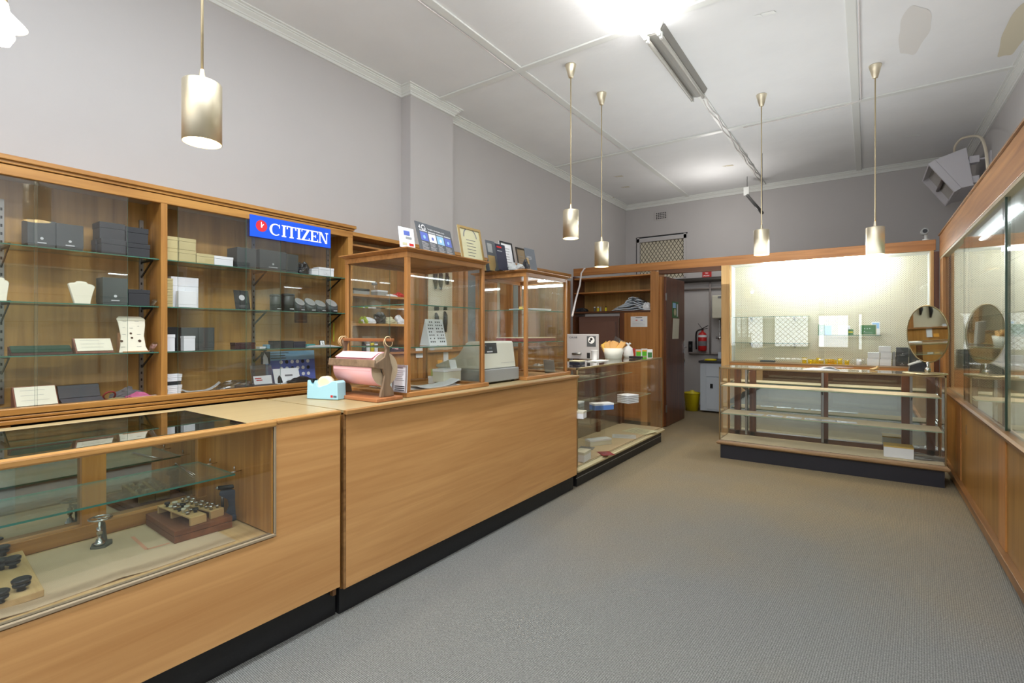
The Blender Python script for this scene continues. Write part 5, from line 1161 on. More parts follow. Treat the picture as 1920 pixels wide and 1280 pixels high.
# ---- pegboard display E
EX0, EX1 = -1.405, .535; EZ0, EZ1 = .93, 2.135
e = thing('pegboard_display', 'large glass-fronted pegboard display recess in the rear partition', 'display cabinet', (-.45, YP, 0))
m = MB(); m.box(-1.50, EX0, YP-.015, YP+.12, 0, 2.14); m.build('left_post', wood('pale_oak', (196, 150, 88), (222, 182, 122), 'z'), e, .003)
m = MB(); m.box(EX1, .56, YP-.015, YP+.12, .0, 2.14); m.build('right_post', wood('pale_oak2', (180, 132, 78), (214, 172, 112), 'z'), e, .003)
B(.56, .60, YP-.03, YP+.1, 0, 2.12).build('corner_post', dark_z, e)
B(EX0, EX1, YP-.015, YP+.01, .1, EZ0-.012).build('lower_panel', red_x, e, .002)
B(EX0, EX1, YP-.02, YP+.34, EZ0-.012, EZ0).build('sill', lipx, e, .002)
B(EX0, EX1, YP, YP+.34, EZ1, EZ1+.02).build('soffit', trimw, e)
B(EX0-.02, EX1+.02, YP+.33, YP+.345, EZ0, EZ1).build('pegboard', pegx, e)
for x in (EX0-.004, EX1): B(x, x+.004, YP+.12, YP+.33, EZ0, EZ1).build('side_panel', white, e)
MB().tube([(-1.05, YP+.05, EZ1-.03), (.15, YP+.05, EZ1-.03)], .018, 10).build('tube_light', tubepeg, e)
for a, b, y in ((EX0, -.4, YP+.02), (-.45, EX1, YP+.032)): B(a, b, y, y+.004, EZ0+.002, EZ1-.002, em=1).build('glass_door', [glassm, gedge], e)
for z in (1.487, 1.165):
    B(-1.39, -.56, YP+.12, YP+.32, z-.006, z, em=1).build('glass_shelf', [gshelf, gedge], e)
    for x in (-1.2, -.72): MB().prism([(YP+.33, z-.007), (YP+.14, z-.007), (YP+.14, z-.012), (YP+.33, z-.06)], x-.002, x+.002, 'x').build('shelf_bracket', steel, e)
B(-.47, .13, YP+.2, YP+.32, 1.257, 1.264, em=1).build('glass_shelf', [gshelf, gedge], e)
PZs = EZ0+.0006
def ebox(label, pa, pb, ptop, z0, mm, Y, dep=.09, name='white_box', cat='box', emblem=None, lid=.3, group=None):
    a, b = PY(pa, 600, Y).x, PY(pb, 600, Y).x; h = PY((pa+pb)/2, ptop, Y).z-z0
    return box_at(name, label, cat, a, b, Y, Y+dep, z0, h, mm, None, lid, group, .0006, 0, emblem)
Ye = YP+.12
hh_ = PY(1645, 671, Ye).z-EZ0
for lb, pa, pb, l in (('lower left', 1626, 1648, 0), ('lower right', 1649, 1671, 0), ('middle left', 1627, 1649, 1), ('middle right', 1651, 1672, 1), ('top', 1648, 1670, 2)):
    a, b = PY(pa, 600, Ye).x, PY(pb, 600, Ye).x; h = .07
    box_at('white_box', 'white card box, %s of the five stacked on the pegboard sill' % lb, 'box', a, b, Ye, Ye+.1, PZs+l*(h+.0012), h, white, whitep, .8, 'white boxes stacked on the pegboard sill', .0006)
ebox('tall narrow clear box between white and dark boxes on the sill', 1674, 1679, 660, PZs, greyp, Ye)
h = .105
for lb, pa, pb, l, dp in (('lower left', 1680, 1703, 0, 0), ('upper left', 1681, 1704, 1, 0), ('right', 1706, 1734, 0, 1)):
    a, b = PY(pa, 600, Ye).x, PY(pb, 600, Ye).x; hz = .1 if not dp else .19
    box_at('watch_box', 'charcoal box with round emblem, %s of the three on the pegboard sill' % lb, 'box', a, b, Ye, Ye+.1, PZs+l*.1012, hz, char, char, .9, 'charcoal emblem boxes on the pegboard sill', .0006, 0, 'y')
for k, px_ in enumerate((1508, 1519, 1527, 1535, 1540, 1551, 1556, 1560, 1565, 1575, 1588)):
    p = PY(px_, 600, Ye); h = (.07, .05, .05, .07, .04, .06, .06, .06, .05, .07, .05)[k]
    t = thing('amber_pot', 'translucent amber plastic pot in the row along the pegboard sill', 'pot', (p.x, Ye, EZ0), 0, 'amber pots on the pegboard sill')
    MB().lathe([(.022, .001), (.024, h*.8), (.024, h*.8)], (p.x, Ye, EZ0), 14).build('pot', amber, t); MB().lathe([(.026, h*.8+.001), (.026, h)], (p.x, Ye, EZ0), 14).build('lid', amber, t)
for k, px_ in enumerate((1600, 1610, 1619)): jar('small clear jar with white base between amber pots and white boxes', PY(px_, 600, Ye).x, Ye, EZ0, .022, .085, clearp if k != 1 else white, clearp, 'clear_jar', 'jar', 'clear jars on the pegboard sill')
def cardY(label, pa, pb, pyt, pyb, Y, mm, pr=None, z0=None, name='display_card'):
    a, b = PY(pa, pyb, Y), PY(pb, pyt, Y); z = z0 if z0 else a.z
    return card(name, label, 'card', (a.x, Y, z), (1, 0, 0), (0, .1, 1), b.x-a.x, b.z-z, .003, mm, pr, stand=False)
zs = 1.2645
cardY('green jewellery card on cream mount standing on the small glass shelf', 1612, 1643.5, 608, 626, YP+.23, parch, lambda F, w, h: F.rect(w*.05, h*.06, w*.9, h*.88, dgreen).up().disc(w*.3, h*.6, .006, inkl, 6).disc(w*.45, h*.6, .006, inkl, 6).disc(w*.6, h*.62, .006, inkl, 6).disc(w*.28, h*.35, .006, inkl, 6).lines(w*.2, h*.25, w*.6, 2, .02, .002, inkl), z0=zs)
cardY('green card with pale motif at the left of the small glass shelf', 1534, 1546, 608, 627, YP+.23, dgreen, lambda F, w, h: F.disc(w*.5, h*.4, w*.15, inkl, 8), z0=zs)
cardY('pale blue card behind the left green card', 1541, 1559, 610, 627, YP+.26, bluel, None, z0=zs)
cardY('white card with grid of rings near the middle of the small shelf', 1572, 1594, 610, 626, YP+.24, white, lambda F, w, h: [F.ring(w*(.2+.2*i), h*(.3+.4*j), .006, .009, inkg, 8) for i in range(4) for j in range(2)], z0=zs)
cardY('short green card with yellow row beside the ring card', 1590, 1600, 617, 627, YP+.22, dgreen, lambda F, w, h: F.rect(w*.1, h*.4, w*.8, h*.2, yell), z0=zs)
cardY('small white picture card propped above the green jewellery card', 1634, 1650, 603, 627, YP+.27, whitep, lambda F, w, h: F.rect(w*.1, h*.5, w*.8, h*.42, bluel), z0=zs)
t = one('dark_folder', B(PY(1425, 680, Ye).x, PY(1452, 680, Ye).x, Ye, Ye+.1, PZs, PZs+.018), mat('teal_folder', (48, 70, 78), .5), 'dark teal folder lying at the left of the pegboard sill', 'folder', (PY(1438, 680, Ye).x, Ye, EZ0), bevel=.002)
one('brown_folder', B(PY(1420, 680, Ye).x, PY(1462, 680, Ye).x, Ye-.05, Ye+.1, PZs-.0003, PZs-.0001), mahog, 'thin brown mat under the teal folder', 'mat', (PY(1438, 680, Ye).x, Ye, EZ0)) if False else None
# security camera on fascia
p = PY(1735, 447, YP+.05); t = thing('security_camera', 'small white security camera on top of the rear fascia at the right', 'camera', (p.x, YP, FZ1))
MB().lathe([(.03, .0006), (.03, .01), (.012, .014), (.012, .06)], (p.x, YP, FZ1), 14).build('mount', trimw, t)
m = MB(); m.lathe([(.03, -.05), (.034, -.045), (.034, .05), (.02, .055)], (p.x-.01, YP, FZ1+.09), 16, axis='y'); m.build('camera_body', greyp, t); MB().lathe([(.02, -.056), (.02, -.0505)], (p.x-.01, YP, FZ1+.09), 14, axis='y').build('lens', blackp, t)

# ================================================================= SHOWCASE D
DX_0, DX_1, DY0, DY1 = -1.25, .54, 5.47, 5.91
D = alu_case('low glass showcase with felt-lined shelves and mirror back before the pegboard display', DX_0, DX_1, DY0, DY1, .937, .185, None, mat('tarnished_brass', (150, 128, 92), .4, .8), [(DX_0+.015, DX_1-.03, 5.49, 5.80, .748), (DX_0+.015, DX_1-.015, 5.49, 5.80, .462)], mirror_back='y', basem=mat('dark_navy_plinth', (34, 34, 42), .5, vary=.2), trimm=lipx, linerm=feltw, front='y')
B(DX_0+.01, DX_1-.01, DY0+.015, DY1-.03, .186, .19).build('case_floor', feltw, D)
B(DX_0+.02, DX_1-.02, DY1-.02, DY1-.015, .20, .92).build('mirror_back', mirror, D)
for x in (-1.18, -1.03, -.375, .26, .44): B(x, x+.06, DY1-.05, DY1-.021, .19, .92).build('rear_stile', dark_z, D, .002)
m = MB(); m.box(DX_0+.02, DX_1-.02, DY1-.05, DY1-.021, .19, .235); m.build('rear_rail', dark_x, D)
for x in (-1.06, -.36, .33):
    B(x-.01, x+.01, DY1-.06, DY1-.05, .2, .9).build('shelf_standard', steel, D)
    for z in (.74, .455): MB().prism([(DY1-.055, z-.001), (5.6, z-.001), (5.6, z-.006), (DY1-.055, z-.07)], x-.002, x+.002, 'x').build('shelf_bracket', darks, D)
# items in D
for k, (px_, w) in enumerate(((1412, .13), (1449, .14), (1487, .13), (1524, .14), (1549, .17), (1586, .17))):
    p = PZ(px_, 781+(px_-1412)*.05, .467); t = thing('repair_packet', 'small clear repair packet, %s from left on the middle shelf of the low showcase' % ('first', 'second', 'third', 'fourth', 'fifth', 'last')[k], 'packet', (p.x, 5.55, .466), .05*(k-3), 'repair packets on the showcase shelf')
    B(-w/2, w/2, -.04, .05, .0006, .003).build('packet', mat('packet_pale', (222, 226, 232), .3), t, wrl=False)
    F = Flat((-w/2, -.04, .0031), (1, 0, 0), (0, 1, 0), .0004); F.rect(w*.55, .01, w*.4, .07, whitep); F.rect(w*.1, .02, w*.2, .02, ink if k % 2 else inkg); F.mb.build('ticket', F.mats, t, wrl=False)
p = PZ(1677, 856, .1905)
t = box_at('card_box', 'open white card box with yellow folder on the floor of the low showcase', 'box', PY(1657, 850, 5.58).x, PY(1713, 850, 5.58).x, 5.56, 5.72, .1912, .1, white, mat('yellow_folder', (206, 170, 80), .6), .12)
lump_y = heap_y('plastic_sheet', 'crumpled plastic sheet at the right of the low showcase floor', 'plastic', 1738, 5.68, .12, .1, .04, .1905, film, 9)
# on top of D
ZD = .9375
t = thing('newspaper', 'folded white paper lying on top of the low showcase', 'paper', (-.75, 5.6, ZD)); a, b = PZ(1507, 692, ZD), PZ(1577, 692, ZD)
a.y = b.y = 5.55
m = MB(); K = 12; R = []
for i in range(K+1):
    u = i/K; x = a.x+(b.x-a.x)*u; zz = ZD+.0008+.03*math.sin(PI*min(1, u*1.3))*max(0, math.sin(u*7))*.6+.03*max(0, math.sin(PI*(u-.35)/.65) if u > .35 else 0)
    R.append([(x, a.y-.06+.03*u, ZD+.0008), (x, a.y+.12-.05*u, ZD+.0008), (x, a.y+.12-.05*u, zz+.002), (x, a.y-.06+.03*u, ZD+.0025+.3*(zz-ZD))])
m.rings(R, 0, True, True); m.build('sheet', white, t)
m = MB(); m.prism([(a.x+.12, 5.54), (a.x+.3, 5.52), (a.x+.4, 5.6), (a.x+.2, 5.62)], ZD+.034, ZD+.036, 'z'); m.build('fold', mat('news_grey', (176, 170, 176), .7), t)
p = PZ(1638, 697, ZD); p.y = 5.6; p.x = PY(1638, 697, 5.6).x
t = thing('small_ornament', 'small brass animal ornament on top of the low showcase', 'ornament', (p.x, p.y, ZD)); gm = mat('pale_brass', (190, 160, 110), .4, .6)
m = MB(); m.lathe([(.03, .0006), (.03, .008), (.012, .012)], (p.x, p.y, ZD), 14); m.build('base', gm, t)
m = MB(); m.tube([(p.x-.03, p.y, ZD+.02), (p.x, p.y, ZD+.022), (p.x+.025, p.y, ZD+.035), (p.x+.03, p.y, ZD+.055)], [.008, .014, .012, .006], 8); m.tube([(p.x+.02, p.y, ZD+.04), (p.x+.045, p.y, ZD+.036)], [.007, .003], 6); m.build('figure', gm, t)
p0, p1 = PY(1703, 700, 5.72), PY(1741, 700, 5.72)
t = thing('phone_terminal', 'black and grey wedge-shaped terminal beside the oval mirror foot', 'terminal', ((p0.x+p1.x)/2, 5.72, ZD))
m = MB(); m.prism([(p0.x, ZD+.001), (p1.x, ZD+.001), (p1.x-.01, ZD+.095), (p1.x-.04, ZD+.1), (p0.x+.01, ZD+.06)], 5.66, 5.8, 'y'); m.build('body', blackp, t, .006)
m = MB(); m.prism([(p1.x-.012, ZD+.097), (p1.x-.04, ZD+.102), (p0.x, ZD+.06), (p0.x, ZD+.072), (p1.x-.04, ZD+.115), (p1.x-.008, ZD+.108)], 5.65, 5.81, 'y'); m.build('rim', greyp, t, .003)
# oval mirror
Ym = 5.62; ctr = PY(1739, 626, Ym); nrm = Vector((-.585, -.811, -.035)).normalized(); Rm = Vector((0, 0, 1)).cross(nrm).normalized(); Um = nrm.cross(Rm)
sc = (ctr.y*_c-ctr.x*_s)/FP; rb = 52*sc; ra = 34.5*sc
foot = Vector((ctr.x, ctr.y, ZD))
t = thing('table_mirror', 'oval vanity mirror on a chrome stand at the right end of the low showcase', 'mirror', tuple(foot))
def oval(s_, o): return [ctr+Rm*ra*s_*math.cos(2*PI*i/48)+Um*rb*s_*math.sin(2*PI*i/48)+nrm*o for i in range(48)]
MB().rings([oval(1, -.006), oval(1.0, .004)], 0).build('mirror_glass', mirror, t)
MB().tube(oval(1.02, 0), .006, 8, loop=True).build('rim', mat('gilt_rim', (150, 136, 100), .3, .8), t)
MB().rings([oval(1.0, -.0065), oval(.96, -.014)], 0).build('mirror_back', greyp, t)
MB().tube([foot+Vector((0, 0, .02)), ctr-Vector((0, 0, rb*1.0))], .009, 12).build('stem', chrome, t)
MB().lathe([(.008, .01), (.022, .022), (.026, .036), (.02, .05), (.009, .056)], tuple(foot), 18).build('knuckle', chrome, t)
MB().lathe([(.155, .0006), (.155, .008), (.14, .012), (.02, .016)], tuple(foot-Vector((.02, 0.02, 0))), 36).build('foot', alu, t)

# ================================================================= RIGHT WALL CABINET
RX = .60; RY0, RY1 = .8, 6.66
r = thing('wall_showcase', 'long glass-fronted oak wall showcase with sliding doors along the right side', 'cabinet', (RX+.2, 3.8, 0))
m = MB(); m.box(RX, RX+.03, RY0, RY1, 2.052, 2.272); m.build('fascia', red_y, r, .003)
m = MB(); m.box(RX-.012, RX+.4, RY0, RY1, 2.272, 2.284); m.build('top_edge', lip, r, .002)
m = MB(); m.box(RX+.002, RX+.05, RY0, RY1, 2.03, 2.05); m.build('door_track', mat('pale_track', (176, 160, 130), .4), r)
m = MB(); m.rings([[(RX+.04, y, .765), (RX-.008, y, .763), (RX-.018, y, .75), (RX-.006, y, .735), (RX-.002, y, .72), (RX+.02, y, .70), (RX+.04, y, .70)] for y in (RY0, RY1)], 0, True, False); m.build('sill', lip, r)
m = MB(); m.box(RX+.03, RX+.5, RY0, RY1, .74, .76); m.build('case_floor', feltw, r)
ys_ = [RY0, 2.75, 3.82, 4.02, 5.46, 5.76, RY1]
for a, b in ((RY0, 2.6), (2.6, 3.83), (4.0, 5.46), (5.75, RY1)): B(RX+.03, RX+.045, a, b, .085, .70).build('sliding_door', wood('dark_oak_v', (134, 96, 44), (168, 124, 62), 'z'), r, .002)
for a, b in ((3.83, 4.0), (5.46, 5.75)): B(RX+.022, RX+.032, a, a+.19 if b-a > .2 else b, .085, .70).build('door_stile', red_z, r, .002)
B(RX+.022, RX+.032, 5.65, 5.75, .085, .70).build('door_stile', oak_z, r, .002)
m = MB(); m.box(RX-.005, RX+.05, RY0, RY1, .03, .085); m.build('bottom_rail', lip, r, .003)
B(RX+.03, RX+.06, RY0, RY1, 0, .03).build('plinth', black, r)
MB().prism([(5.22, .58), (5.235, .58), (5.235, .50), (5.22, .50)], RX+.0285, RX+.0300, 'x').build('keyhole_plate', steel, r)
B(RX+.5, RX+.515, RY0, RY1, .1, 2.27).build('back_panel', mat('pale_lining', (214, 220, 206), .6), r)
B(RX+.03, RX+.5, RY0, RY1, 2.06, 2.075).build('soffit', trimw, r)
B(RX+.03, RX+.5, RY1-.02, RY1, .76, 2.06).build('end_panel', pegx, r)
for a, b, x in ((.9, 2.75, RX+.012), (2.7, 3.9, RX+.022), (3.76, 5.2, RX+.012), (5.1, 6.42, RX+.026)):
    m = B(x, x+.008, a+.0105, b, .765, 2.035, em=1); m.box(x-.001, x+.009, a, a+.01, .765, 2.035, 1); m.build('glass_door', [glassm, mat('deep_green_edge', (30, 52, 38), .3)], r)
B(RX+.004, RX+.04, 6.42, RY1, .765, 2.05).build('end_upright', red_z, r, .002)
for z in (1.1, 1.42, 1.74):
    for a, b in ((1, 3.6), (3.62, 6.6)): B(RX+.12, RX+.48, a, b, z-.006, z, em=1).build('glass_shelf', [gshelf, gedge], r)
for y in (2.2, 3.61, 5.0): B(RX+.475, RX+.5, y-.012, y+.012, .77, 2.05).build('shelf_standard', steel, r)
MB().tube([(RX+.14, 2.2, 2.035), (RX+.14, 3.4, 2.035)], .013, 8).build('tube_light', tubecab, r)
MB().tube([(RX+.14, 4.2, 2.035), (RX+.14, 5.4, 2.035)], .013, 8).build('tube_light', tubecab, r)
# heater on the right wall, tilted down into the shop
YH0, YH1 = 7.9, 8.75
A_, B_, C_, D_ = (PY(*q, YH0) for q in ((1753, 299), (1803, 352), (1826, 347), (1812, 276)))
t = thing('radiant_heater', 'white radiant heater tilted down in the upper right corner with a loop of cable', 'heater', tuple((A_+C_)/2))
m = MB(); m.prism([(q.x, q.z) for q in (A_, B_, C_, D_)], YH0, YH1, 'y'); m.build('housing', heat, t, .004)
u_ = (B_-A_); LU = u_.length; u_.normalize(); n_ = Vector((u_.z, 0, -u_.x)); 
if n_.x > 0: n_ = -n_
Mh = Matrix((u_, Vector((0, 1, 0)), n_)).transposed().to_4x4(); Mh.translation = A_
LV = YH1-YH0; m = MB(); w_ = .035; dp = .075
m.box(0, LU, 0, w_, .001, dp, M=Mh); m.box(0, LU, LV-w_, LV, .001, dp, M=Mh); m.box(0, w_*.5, w_, LV-w_, .001, dp, M=Mh); m.box(LU-w_*.5, LU, w_, LV-w_, .001, dp, M=Mh); m.build('bezel', heat, t, .002)
B(w_*.5, LU-w_*.5, w_, LV-w_, .002, .006, M=Mh).build('reflector', heatin, t)
for a in (.5,): MB().tube([Mh @ Vector((a*LU, w_, .03)), Mh @ Vector((a*LU, LV-w_, .03))], .018, 8).build('element', mat('heater_element', (96, 82, 78), .4), t)
pm = (B_+A_)/2; 
m = MB(); q1 = PY(1822, 297, YH0); m.box(q1.x-.02, q1.x+.07, YH0+.02, YH0+.12, q1.z-.045, q1.z+.035); q2 = PY(1826, 335, YH0); m.box(q2.x-.02, q2.x+.05, YH0+.02, YH0+.1, q2.z-.04, q2.z+.04); m.tube([q1+Vector((.04, .07, 0)), Vector((XR-.012, YH0+.07, q1.z))], .012, 8); m.box(XR-.012, XR, YH0-.02, YH0+.16, q1.z-.1, q1.z+.06); m.build('wall_bracket', heat, t, .002)
def smooth(P, n=6):
    out = []; P = [Vector(p) for p in P]
    for i in range(len(P)-1):
        p0, p1, p2, p3 = P[max(i-1, 0)], P[i], P[i+1], P[min(i+2, len(P)-1)]
        for k in range(n):
            u = k/n; out.append(.5*((2*p1)+(p2-p0)*u+(2*p0-5*p1+4*p2-p3)*u*u+(3*p1-p0-3*p2+p3)*u**3))
    return out+[P[-1]]
cpts = [PY(1790, 286, 8.1), PY(1791, 274, 8.05), PY(1803, 260, 7.9), PY(1825, 255, 7.6), PY(1840, 259, 7.2), PY(1848, 280, 6.9), PY(1851, 305, 6.6), PY(1853, 330, 6.5)]
MB().tube(smooth(cpts), .013, 8).build('supply_cable', cable, t)
one('junction_box', B(.02, .1, 0, .04, 0, .07, M=Matrix.Translation(PY(1804, 352, YH0-.05))), trimw, 'small white junction box under the corner heater', 'junction box', tuple(PY(1804, 352, YH0-.05))) if False else None

# ================================================================= BACK ROOM
s = thing('sink_cabinet', 'white enamel sink cabinet with dark worktop in the back room', 'sink cabinet', (-1.8, 8.7, 0))
SX0, SX1, SY0, SY1 = -2.21, -1.2, 8.41, 9.2
B(SX0, SX1, SY0, SY1, .03, .80).build('carcass', sinkm, s, .004)
for a, b in ((SX0+.1, SX0+.52), (SX0+.54, SX1-.02)):
    dd = B(a, b, SY0-.016, SY0-.001, .06, .57).build('door', sinkm, s, .003); hdl = MB(); hdl.box(a+.06, a+.10, SY0-.03, SY0-.017, .40, .47); sub('handle', hdl, blackp, dd)
    B(a, b, SY0-.016, SY0-.001, .585, .77).build('drawer', sinkm, s, .003)
B(SX0-.02, SX1, SY0-.03, SY1, .802, .835).build('worktop', char2, s, .003)
m = MB(); m.box(SX0+.1, SX1, SY1-.03, SY1, .836, .95); m.build('splashback', sinkm, s)
m = MB(); m.tube(smooth([(-1.95, 8.95, .84), (-1.95, 8.95, 1.0), (-1.95, 8.85, 1.03), (-1.95, 8.8, .98)]), .014, 8); m.build('tap', chrome, s)
one('yellow_cloth', MB().lathe([(.001, .001), (.1, .002), (.09, .025), (.04, .03)], (-2.07, 8.5, .835), 12), yell, 'yellow cloth lying on the sink worktop', 'cloth', (-2.07, 8.5, .835))
q = PZ(1297, 770, 0); t = thing('bin', 'yellow plastic bin with lid on the back room floor', 'bin', (-2.34, 8.5, 0))
cx_ = PY(1297.5, 760, 8.5).x
MB().lathe([(.10, .001), (.125, .27), (.13, .28)], (cx_, 8.5, 0), 24).build('body', yell, t); MB().lathe([(.135, .281), (.135, .30), (.03, .32), (.03, .335)], (cx_, 8.5, 0), 24).build('lid', yell, t)
# extinguisher
ep = PY(1317, 640, 9.18); t = thing('fire_extinguisher', 'red fire extinguisher with white band hanging on the back room wall', 'fire extinguisher', (ep.x, 9.18, .95))
zb_, zt_ = PY(1317, 658, 9.18).z, PY(1317, 622, 9.18).z; rad = .072; Hc = zt_-zb_
MB().lathe([(rad*.8, 0), (rad, .02), (rad, Hc*.85), (rad*.7, Hc*.95), (.02, Hc), (.02, Hc+.03)], (ep.x, 9.18, zb_), 24).build('cylinder', vred, t)
MB().lathe([(rad+.001, Hc*.72), (rad+.001, Hc*.84)], (ep.x, 9.18, zb_), 24, caps=False).build('white_band', whitep, t)
MB().lathe([(rad+.001, Hc*.28), (rad+.001, Hc*.52)], (ep.x, 9.18, zb_), 24, caps=False).build('print_label', inkg, t)
m = MB(); m.box(ep.x-.015, ep.x+.015, 9.15, 9.2, zb_+Hc+.03, zb_+Hc+.06); m.tube([(ep.x, 9.18, zb_+Hc+.06), (ep.x+.1, 9.16, zb_+Hc+.11)], .007, 6); m.tube([(ep.x, 9.18, zb_+Hc+.05), (ep.x+.09, 9.16, zb_+Hc+.06)], .006, 6); m.tube([(ep.x, 9.18, zb_+Hc+.05), (ep.x-.07, 9.16, zb_+Hc+.15)], .004, 6); m.build('valve', darks, t)
MB().tube(smooth([(ep.x-.01, 9.17, zb_+Hc+.045), (ep.x-.09, 9.15, zb_+Hc), (ep.x-.10, 9.15, zb_+Hc*.5), (ep.x-.095, 9.15, zb_+.03)]), .014, 8).build('hose', blackp, t)
p = PY(1296, 650, 9.25); sw = thing('power_socket', 'black switch socket on the back room wall left of the extinguisher', 'socket', (p.x, 9.27, p.z))
B(p.x-.05, p.x+.02, 9.25, 9.279, p.z-.1, p.z+.1).build('plate', blackp, sw, .004); B(p.x-.03, p.x+.0, 9.235, 9.249, p.z-.01, p.z+.04).build('switch', char, sw, .002)
# pipes
pipe = mat('dark_pipe', (64, 60, 56), .5); gp = mat('painted_pipe', (150, 142, 138), .6)
a, b = PY(1275, 527, 9.18), PY(1356, 523, 9.18); zp = a.z
MB_ = MB(); MB_.tube([(a.x-.4, 9.18, zp), (-1.2, 9.18, zp)], .045, 10); one('overhead_pipe', MB_, pipe, 'thick dark pipe running along the back room wall under the red sign', 'pipe', (a.x, 9.18, zp))
for k, (pts_, r_, lb) in enumerate(((((-2.8, 9.24, PY(1300, 542, 9.24).z), (-1.2, 9.24, PY(1300, 542, 9.24).z)), .016, 'thin painted conduit running level across the back room wall'), (((PY(1332, 600, 9.24).x, 9.22, .9), (PY(1332, 600, 9.24).x, 9.22, zp-.04)), .016, 'thin painted conduit rising beside the water heater'), (((-2.62, 9.24, PY(1300, 662, 9.24).z), (-1.9, 9.24, PY(1300, 662, 9.24).z)), .022, 'painted pipe running level under the fire extinguisher'), (((-2.88, 9.22, .0), (-2.88, 9.22, 2.2)), .03, 'dark vertical pipe behind the open door edge'))):
    m = MB(); m.tube(pts_, r_, 8); one('wall_pipe', m, gp if k != 3 else pipe, lb, 'pipe', pts_[0])
p0_, p1_ = PY(1338, 591, 9.15), PY(1357, 636, 9.15)
h_ = thing('water_heater', 'cream wall-mounted water heater at the doorway edge in the back room', 'water heater', (p0_.x, 9.1, 1.6))
za_, zb__ = PY(1338, 554, 9.1).z, PY(1338, 597, 9.1).z
B(p0_.x, p0_.x+.4, 9.02, 9.27, zb__, za_).build('casing', offw, h_, .015); B(p0_.x+.1, p0_.x+.2, 9.012, 9.019, za_-.05, za_-.02).build('badge', inkg, h_)
m = MB(); x_ = PY(1349, 600, 9.2).x; m.tube(smooth([(x_, 9.2, zb__), (x_, 9.2, 1.25), (x_+.02, 9.15, 1.2), (x_+.02, 9.05, 1.18)]), .012, 8); m.tube([(x_-.04, 9.12, 1.2), (x_+.07, 9.12, 1.2)], .02, 8); one('wall_tap', m, chrome, 'chrome wall tap under the water heater', 'tap', (x_, 9.15, 1.2))
a, b = PY(1317, 520, 9.26), PY(1334, 507, 9.26)
t = card('no_smoking_sign', 'red no smoking sign with white lettering high on the back room wall', 'sign', (a.x, 9.26, a.z), (1, 0, 0), (0, 0, 1), b.x-a.x, b.z-a.z, .004, vred, lambda F, w, h: F.text(w*.3, h*.55, h*.3, 'NO', whiteS).text(w*.1, h*.15, h*.26, 'SMOKING', whiteS, .8), stand=False)

# ================================================================= PENDANTS AND CEILING LIGHTS
def pendant(label, px_, pybot, pytop, X, Y, slant=0):
    d = -X*_s+Y*_c; zb = CH-(pybot-HY)*d/FP; zt = CH-(pytop-HY)*d/FP
    t = thing('pendant_lamp', label, 'pendant lamp', (X, Y, ZC), 0, 'brushed brass cylinder pendants')
    rr = .072; n = 40
    MB().lathe([(rr-.002, zb), (rr, zb), (rr, zt), (rr*.97, zt+.004), (.014, zt+.005), (.014, zt+.02), (.008, zt+.06)], (X, Y, 0), n, caps=False).build('cylinder_shade', brassm, t)
    MB().lathe([(rr-.002, zb), (rr-.003, zt-.01)], (X, Y, 0), n, caps=False).build('inner_reflector', mat('lamp_inner', (250, 236, 200), .4, emit=.9), t)
    MB().lathe([(.001, zb+.03), (rr-.004, zb+.03), (rr-.004, zb+.034), (.001, zb+.034)], (X, Y, 0), n, caps=False).build('glowing_bulb', lampe, t)
    MB().tube([(X, Y, zt+.02), (X, Y, ZC-.05)], .0055, 8).build('rod', mat('cream_brass_rod', (200, 184, 150), .35, .6), t)
    MB().lathe([(.05, ZC-.001), (.05, ZC-.008), (.022, ZC-.115), (.012, ZC-.12)], (X, Y, 0), 24).build('ceiling_cup', brassm, t)
    l = bpy.data.lights.new('lamp', 'SPOT'); l.energy = 26; l.color = (1, .86, .66); l.spot_size = math.radians(110); l.spot_blend = .6; l.shadow_soft_size = .05
    lo = bpy.data.objects.new('lamp_light', l); col.objects.link(lo); lo.location = (0, 0, zb-.02-ZC); lo.parent = t
    return t
pendant('nearest brass cylinder pendant hanging in front of the left wall', 382, 268, 158, -2.24, .95)
pendant('brass cylinder pendant, second from the counter end, left of the far pair', 1072, 447, 395, -2.22, 4.07)
pendant('brass cylinder pendant hanging just right and behind the second one', 1128, 500, 455, -2.226, 4.737)
pendant('brass cylinder pendant in front of the pegboard display, left of two', 1430, 478, 432, -.89, 5.72)
pendant('brass cylinder pendant in front of the pegboard display, right of two', 1643, 477, 427, .062, 5.69)
# bare bulb pendant at top left
X, Y = -2.24, .36
t = thing('bulb_pendant', 'glowing bulb pendant with small white glass shade cut off at upper left', 'pendant lamp', (X, Y, ZC))
d_ = -X*_s+Y*_c; zc_ = CH-(45-HY)*d_/FP
MB().lathe([(.018, zc_+.07), (.022, zc_+.045), (.06, zc_+.005), (.064, zc_), (.058, zc_)], (X, Y, 0), 28, caps=False).build('glass_shade', mat('opal_glass', (255, 246, 224), .3, emit=1.6), t)
MB().lathe([(.012, zc_+.03), (.03, zc_-.01), (.034, zc_-.035), (.022, zc_-.062), (.004, zc_-.07)], (X, Y, 0), 20).build('bulb', bulbe, t)
MB().lathe([(.016, zc_+.07), (.016, zc_+.11), (.006, zc_+.12)], (X, Y, 0), 14).build('holder', brassm, t); MB().tube([(X, Y, zc_+.11), (X, Y, ZC)], .004, 8).build('cord', cablew, t)
def area(name, loc, rot, sx, sy, power, color=(1, 1, 1)):
    l = bpy.data.lights.new(name, 'AREA'); l.shape = 'RECTANGLE'; l.size = sx; l.size_y = sy; l.energy = power; l.color = color
    o = bpy.data.objects.new(name, l); col.objects.link(o); o.location = loc; o.rotation_euler = rot; return o
